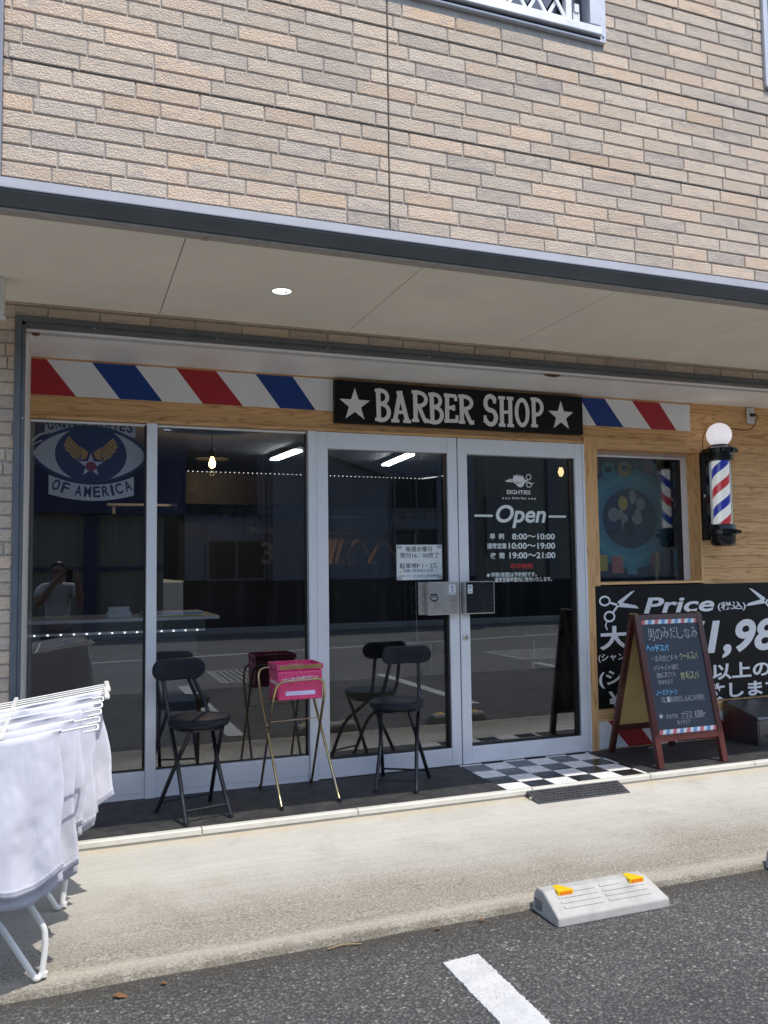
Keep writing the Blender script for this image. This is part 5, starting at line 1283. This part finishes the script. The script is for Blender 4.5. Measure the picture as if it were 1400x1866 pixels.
    def hanger(x, yaw, lab):
        h = thing('clothes_hanger', lab, 'hanger', (x, 3.2, 1.625), yaw, 'wooden hangers on the rail')
        mb = MB(); mb.tube(fillet([(0,-.014,.002),(0,0,.019),(0,.018,.0),(0,.012,-.02),(0,0,-.035),(0,0,-.085)], .02, 4), .0028, 8); mb.build('hook', 'chrome', h, world=False)
        P = [(-.215,0,-.320),(-.19,0,-.275),(-.10,0,-.160),(-.05,0,-.103),(0,0,-.080),(.05,0,-.103),(.10,0,-.160),(.19,0,-.275),(.215,0,-.320)]
        mb = MB(); mb.tube([Vector(p) for p in P], [.022,.026,.022,.024,.028,.024,.022,.026,.022], 10, flat=.8); mb.build('shoulder', 'hanger', h, smooth=60, world=False)
        return h
    a = hanger(3.045, R(24), 'wooden hanger alone on the rail, nearest the taped paper notice')
    for x, yaw, lab in ((2.765, R(20), 'wooden hanger between the lone one and the bunch on the rail'),):
        b = copy_tree(a); b.location = (x, 3.2, 1.625); b.rotation_euler = (0,0,yaw); b['label'] = lab
    for i, x in enumerate((2.47, 2.505, 2.54, 2.575, 2.61)):
        b = copy_tree(a); b.location = (x, 3.2, 1.625); b.rotation_euler = (0,0,R(46+4*(i%3))); b['label'] = 'one of the bunched wooden hangers at the left end of the rail'
    # wall lettering and fittings at the back
    t = thing('wall_lettering', 'faint grey lettering on the dark wall behind the pendant lamp', 'lettering', (1.9, 4.0, 1.9))
    mb = MB(); mb.box(1.05, 2.75, 4.0, 4.05, 0, 2.05); tag(mb.build('partition_panel', 'inwall', t))
    mb = MB(); mb.text('UNION STATION', 1.575, 2.262, 1.862, 1.925, 3.999, .002, bold=.01); mb.text('TRACK', 1.79, 2.07, 1.655, 1.715, 3.999, .002, bold=.01); mb.text('3', 1.93, 2.06, 1.32, 1.56, 3.999, .002, bold=.02); mb.build('lettering', 'roofm', t)
    t = thing('wall_shelf', 'narrow pale shelf on the dark wall left of the wall lettering', 'shelf', (.9, 4.3, 1.95)); mb = MB(); mb.box(.35, 1.04, 4.0, 4.2, 1.93, 1.955); mb.box(.4, .43, 4.05, 4.2, 1.85, 1.93); mb.build('board', 'counter', t)
    # picture in the small window (plain rings and blocks)
    t = thing('ring_poster', 'dim colourful poster of rings and blocks behind the small window', 'poster', (3.9, .42, 1.2))
    y = .42; mb = MB(); mb.box(3.60, 4.50, y, y+.012, 1.16, 2.10); mb.build('panel', 'navyd', t)
    cx, cz = 4.02, 1.62
    for k, (r, m) in enumerate(((.42,'teal'),(.37,'aqua'),(.31,'teal'),(.25,'navyd'))): mb = MB(); mb.xz(ell(cx, cz, r, r*.92, 48), y-.001-.001*k, .0008); mb.build('ring', m, t)
    rnd = random.Random(8)
    for k, (x, z, w, h, m) in enumerate(((3.66,1.96,.09,.12,'coral'),(4.16,1.98,.09,.10,'coral'),(4.28,1.96,.08,.12,'mustard'),(3.72,1.22,.08,.12,'mustard'),(3.84,1.20,.10,.13,'coral'),(3.98,1.19,.09,.12,'aqua'),(4.20,1.22,.09,.13,'coral'))):
        mb = MB(); mb.box(x, x+w, y-.008, y-.006, z, z+h); mb.build('block', m, t)
    for k, (x, z, m) in enumerate(((3.83,1.99,'aqua'),(3.98,2.0,'mustard'))): mb = MB(); ring(mb, x, z, .065, .06, .035, y-.008, .002, 28); mb.build('ring', m, t)
    for k in range(9):
        a = rnd.uniform(0, 6.28); q = rnd.uniform(.05, .17); mb = MB(); mb.xz(ell(cx+q*math.cos(a), cz+q*math.sin(a), rnd.uniform(.03, .06), rnd.uniform(.03, .07), 9), y-.010-.001*k, .0008); mb.build('patch', rnd.choice(('tape', 'mustard', 'coral', 'tape', 'inwall')), t)
    t = thing('wooden_stick', 'thin wooden stick leaning behind the small window', 'stick', (4.15, .30, 0)); mb = MB(); mb.tube([(4.10,.30,0),(4.20,.34,1.36)], .012, 8); mb.build('shaft', 'hanger', t)
    # salon chairs deep inside
    for x, y in ((4.0, 4.2), (5.4, 4.2)):
        t = thing('barber_chair', 'dark barber chair deep inside the shop' if x < 5 else 'second dark barber chair deep inside, further right', 'chair', (x, y, 0))
        mb = MB(); mb.lathe([(.001,0),(.28,0),(.28,.03),(.06,.06),(.05,.38),(.001,.38)], x, y, 24); mb.build('base', 'chrome', t, smooth=40)
        mb = MB(); mb.box(x-.28, x+.28, y-.28, y+.28, .38, .52); mb.build('seat', 'vinylseat', t, bevel=.05, seg=4)
        mb = MB(); mb.box(x-.26, x+.26, y+.20, y+.34, .53, 1.15); mb.build('backrest', 'vinylseat', t, bevel=.05, seg=4)
inside()

# ================================================================== ACROSS THE ROAD (seen only mirrored in the glass)
def corrugated(mb, x0, x1, y, z0, z1, pitch=.13, amp=.018, topf=None):
    n = int((x1-x0)/(pitch/4)); V = []; F = []
    for i in range(n+1):
        x = x0+(x1-x0)*i/n; d = amp*(1, 0, -1, 0)[i % 4]*.5+amp*.5
        V += [(x, y+d, z0), (x, y+d, topf(x) if topf else z1)]
    for i in range(n): F.append((2*i+2, 2*i, 2*i+1, 2*i+3))
    k = len(V); V += [(x0, y-8, z0), (x1, y-8, z0), (x1, y-8, topf(x1) if topf else z1), (x0, y-8, topf(x0) if topf else z1)]
    F += [(k, k+1, k+2, k+3), (0, k, k+3, 1), (2*n, 2*n+1, k+2, k+1), ]
    if not topf: F.append((1, k+3, k+2, 2*n+1))
    mb.add(V, F); return mb
def across():
    G = -.135; Y = -14.2
    def win(b, x0, x1, z0, z1):
        mb = MB(); e = .05
        for q in ((x0-e,x1+e,z0-e,z0),(x0-e,x1+e,z1,z1+e),(x0-e,x0,z0,z1),(x1,x1+e,z0,z1),((x0+x1)/2-.02,(x0+x1)/2+.02,z0,z1)): mb.box(q[0], q[1], Y+.012, Y+.075, q[2], q[3])
        f = mb.build('window', 'roofm', b)
        mb = MB(); mb.box(x0, x1, Y+.02, Y+.035, z0, z1); mb.build('pane', 'seal', f)
    b = thing('workshop_building', 'beige sided workshop with blue fascia mirrored in the left window', 'building', (-4, Y, G))
    mb = MB(); corrugated(mb, -9, 1.95, Y, G, 4.85); mb.build('wall', 'sidebeige', b)
    mb = MB(); mb.box(-9, 2.40, Y+.03, Y+.35, 2.50, 4.35); mb.build('fascia', 'blueband', b)
    mb = MB(); mb.box(.28, .55, Y+.02, Y+.12, G, 2.49); mb.build('door_post', 'blueband', b)
    mb = MB(); mb.box(-9, 1.9, Y+.04, Y+.10, 1.28, 1.36); mb.build('rail', 'blueband', b)
    b = thing('warehouse', 'grey sided warehouse with sliding windows mirrored in the middle panes', 'building', (6, Y, G))
    mb = MB(); corrugated(mb, 2.42, 9.7, Y, 1.02, 4.9); mb.build('wall', 'sidegrey', b)
    mb = MB(); mb.box(2.42, 9.7, Y-.3, Y+.045, G, 1.018); mb.build('plinth', 'plinth', b)
    mb = MB(); mb.box(2.42, 4.05, Y+.03, Y+.06, 2.52, 3.98); mb.build('hatch', 'darkpanel', b)
    win(b, 2.95, 4.20, 1.06, 1.90); win(b, 7.50, 8.62, 2.72, 3.50); win(b, 7.50, 8.62, 1.3, 2.2)
    mb = MB()
    for k in range(24):
        for z in (2.45, 3.55, 4.6): mb.box(2.6+k*.3, 2.625+k*.3, Y+.03, Y+.05, z, z+.10)
    mb.build('fixing', 'darkpanel', b)
    b = thing('gable_shed', 'lower gabled shed with dark verge standing before the warehouse, mirrored in the left door', 'building', (5, Y+.5, G))
    top = lambda x: 4.05-max(0, x-5.2)*.30
    mb = MB(); corrugated(mb, 4.35, 7.2, Y+.35, 1.0, 4, topf=top, pitch=.3, amp=.02); mb.build('wall', 'sidegrey', b)
    mb = MB(); mb.bar((4.3,Y+.42,4.09),(5.2,Y+.42,4.09), .3, .09); mb.bar((5.2,Y+.42,4.09),(7.3,Y+.42,3.45), .3, .09); mb.build('roof', 'roofm', b)
    mb = MB(); mb.box(4.35, 7.2, Y-.2, Y+.40, G, 1.0); mb.build('plinth', 'plinth', b)
    b = thing('factory_hall', 'pale factory hall with tall dark openings mirrored in the right door', 'building', (14, Y-1, G))
    mb = MB(); corrugated(mb, 9.72, 26, Y-.6, .9, 5.2, pitch=.2); mb.build('wall', 'sidebeige', b)
    mb = MB(); mb.box(9.72, 26, Y-.9, Y-.5, G, .9); mb.build('plinth', 'plinth', b)
    Y2 = Y-.55
    for a, c, d, e in ((10.3, 11.1, 1.6, 3.1), (13.0, 14.6, 2.2, 3.9), (12.2, 12.5, .9, 4.9), (16.5, 18.5, .9, 3.2)): mb = MB(); mb.box(a, c, Y2, Y2+.06, d, e); mb.build('shutter', 'roofm', b)
    # power line
    t = thing('power_line', 'thin sagging power line crossing in front of the grey warehouse, mirrored', 'cable', (4, Y+2, 5))
    mb = MB(); mb.tube([(-9+i*1.2, Y+2.2, 4.25+.10*math.sin(i*.9)+.0) for i in range(24)], .018, 6); mb.build('wire', 'cable', t)
    mb = MB(); mb.box(-12, 28, Y+.45, Y+.95, -.131, -.02); tag(mb.build('far_pavement', 'kerbc', bevel=.01), kind='structure')
across()

# ================================================================== THE PHOTOGRAPHER (seen only mirrored)
def skinned(name, pts, edges, rad, mat, parent, sub=2):
    me = bpy.data.meshes.new(name); off = ORG[parent.name]
    me.from_pydata([tuple(Vector(p)-off) for p in pts], edges, []); me.materials.append(MAT[mat])
    o = bpy.data.objects.new(name, me); COL.objects.link(o); o.parent = parent
    o.modifiers.new('skin', 'SKIN')
    for i, r in enumerate(rad): me.skin_vertices[0].data[i].radius = r if isinstance(r, tuple) else (r, r)
    for i in range(len(pts)): me.skin_vertices[0].data[i].use_root = (i == 0)
    s = o.modifiers.new('sub', 'SUBSURF'); s.levels = sub; s.render_levels = sub
    o.modifiers[0].use_smooth_shade = True
    return o
def person():
    px, py, g = -.125, -5.26, -.13
    t = thing('person', 'person in white tee and dark trousers holding a phone, mirrored in left glass', 'person', (px, py, g))
    def W(x, y, z): return (px+x, py+y, g+z)
    # joints: pelvis, waist, chest, neck base, neck, head low, head mid, head top
    P = [W(0,0,.80), W(0,0,.92), W(0,-.01,1.10), W(0,0,1.225), W(0,.01,1.275), W(0,.03,1.33), W(0,.035,1.41), W(0,.025,1.475)]
    rd = [(.125,.095),(.115,.085),(.140,.095),(.075,.06),(.045,.045),(.062,.070),(.074,.088),(.050,.062)]
    E_ = [(i, i+1) for i in range(7)]
    def chain(start, pts, rs):
        k = start
        for p, r in zip(pts, rs): P.append(p); rd.append(r); E_.append((k, len(P)-1)); k = len(P)-1
        return k
    HR = (.125, .345, 1.395)   # hands round the phone, either side
    hl = chain(3, [W(-.165,0,1.205), W(-.21,.13,1.02), W(-.02,.26,1.295), W(.035,.30,1.345)], [.055,.042,.032,.026])
    hr = chain(3, [W(.165,0,1.205), W(.245,.12,1.03), W(.205,.27,1.29), W(.195,.30,1.345)], [.055,.042,.032,.026])
    chain(0, [W(-.09,0,.74), W(-.10,.02,.43), W(-.10,-.01,.08), W(-.10,.09,.035)], [.095,.062,.045,.038])
    chain(0, [W(.09,0,.74), W(.10,.02,.43), W(.10,-.01,.08), W(.10,.09,.035)], [.095,.062,.045,.038])
    # fingers, five a side, wrapped on the phone edges
    for s, hnd, bx in ((-1, hl, .062), (1, hr, .185)):
        for k in range(4): z = 1.352+k*.017; chain(hnd, [W(bx-s*.0+s*.006,.318,z), W(bx-s*.010,.338-.004*(k%2),z+.004), W(bx-s*.024,.322,z+.006)], [.0085,.0075,.0065])
        chain(hnd, [W(bx+s*.004,.305,1.365), W(bx-s*.018,.300,1.392)], [.0095,.008])
    skinned('body', P, E_, rd, 'skin', t)
    S = [W(0,0,.80), W(0,0,.94), W(0,-.01,1.10), W(0,0,1.225), W(0,.008,1.252)]; rs = [(.155,.12),(.140,.110),(.158,.115),(.10,.075),(.062,.06)]; ES = [(i, i+1) for i in range(4)]
    for s in (-1, 1):
        S += [W(s*.17,0,1.205), W(s*(.205 if s < 0 else .225),.08,1.10)]; rs += [.070, .062]; n = len(S); ES += [(3, n-2), (n-2, n-1)]
    skinned('shirt', S, ES, rs, 'shirt', t)
    S = [W(0,0,.84), W(-.09,0,.74), W(-.10,.02,.43), W(-.10,-.01,.10), W(.09,0,.74), W(.10,.02,.43), W(.10,-.01,.10)]
    skinned('trousers', S, [(0,1),(1,2),(2,3),(0,4),(4,5),(5,6)], [(.15,.115),.112,.078,.066,.112,.078,.066], 'jeans', t)
    mb = MB(); mb.sphere(W(0,.012,1.430), .088, 20, sc=(.98,1.08,1.0)); mb.v = [(x, y-max(0, (y-(py+.05)))*.9*(1 if z < g+1.465 else .25), z if z > g+1.37 else z*.3+(g+1.37)*.7) for x, y, z in mb.v]; mb.build('hair', 'hair', t, smooth=80)
    mb = MB()
    for s in (-1, 1):
        mb.sphere(W(s*.031,.115,1.408), .011, 10); mb.tube([W(s*.031+.026*math.cos(a),.126,1.405+.019*math.sin(a)) for a in [2*math.pi*i/18 for i in range(18)]], .0028, 6, closed=True); mb.tube([W(s*.058,.124,1.408), W(s*.078,.03,1.412)], .0025, 6)
    mb.tube([W(-.006,.128,1.408), W(.006,.128,1.408)], .0025, 6); mb.build('glasses', 'seal', t, smooth=50)
    mb = MB(); mb.sphere(W(0,.128,1.383), .014, 10, sc=(.8,1,1.5)); mb.build('nose', 'skin', t, smooth=60)
    mb = MB(); mb.tube([W(-.022,.112,1.352), W(0,.120,1.350), W(.022,.112,1.352)], .005, 8); mb.build('mouth', 'coral', t, smooth=60)
    for s in (-1, 1): mb = MB(); mb.sphere(W(s*.080,.02,1.395), .022, 10, sc=(.4,.7,1.2)); mb.build('ear', 'skin', t, smooth=60)
    # phone, upright in both hands, just behind the lens position
    f = thing('phone', 'dark phone held upright in both hands, mirrored in the left glass', 'phone', (0, -4.93, 1.22), R(-20.6))
    mb = MB(); mb.box(-.036, .036, -.010, -.002, -.075, .075); mb.build('body', 'black', f, bevel=.004, world=False)
    mb = MB(); mb.box(-.030, -.004, -.0018, .0002, .038, .068); mb.build('camera_bump', 'steeldark', f, bevel=.002, world=False)
person()
def leaf():
    t = thing('dry_straw', 'thin dry straw lying where concrete meets asphalt', 'straw', (.95, -1.86, -.128))
    mb = MB(); mb.tube([(.90,-1.868,-.124),(.96,-1.862,-.120),(1.03,-1.872,-.124)], .0022, 6); mb.build('stalk', 'straw', t)
    for x, y, lab in ((.30, -1.905, 'tiny brown leaf scrap beside the small dry leaf, close to the concrete'), (1.33, -1.868, 'tiny brown leaf scrap at the concrete lip above the white bay line'), (1.52, -1.865, 'brown leaf scrap at the concrete lip close to the wheel stop')):
        t = thing('leaf_scrap', lab, 'leaf', (x, y, -.126)); mb = MB(); P = [(0,0),(.010,.008),(.020,.004),(.024,-.006),(.010,-.008)]; V = [(x+a, y+b, -.122+.004*math.sin(120*a)) for a, b in P]; n = 5
        mb.add(V+[(a, b, c-.0008) for a, b, c in V], [tuple(range(n)), tuple(range(2*n-1, n-1, -1))]+[(i, i+n, (i+1)%n+n, (i+1)%n) for i in range(n)]); mb.build('blade', 'leaf', t)
    t = thing('dry_leaf', 'small dry brown leaf lying at the edge of the asphalt', 'leaf', (.165, -1.93, -.128))
    mb = MB(); P = [(0,0),(.012,.010),(.022,.008),(.030,.020),(.042,.012),(.052,.016),(.046,.002),(.052,-.010),(.036,-.012),(.022,-.016),(.012,-.010)]
    V = [(.145+x, -1.935+y, -.122+.006*math.sin(90*x)+.004*math.cos(160*y)) for x, y in P]; n = len(V)
    mb.add(V+[(a, b, c-.0008) for a, b, c in V], [tuple(range(n)), tuple(range(2*n-1, n-1, -1))]+[(i, i+n, (i+1)%n+n, (i+1)%n) for i in range(n)]); mb.build('blade', 'leaf', t)
leaf()
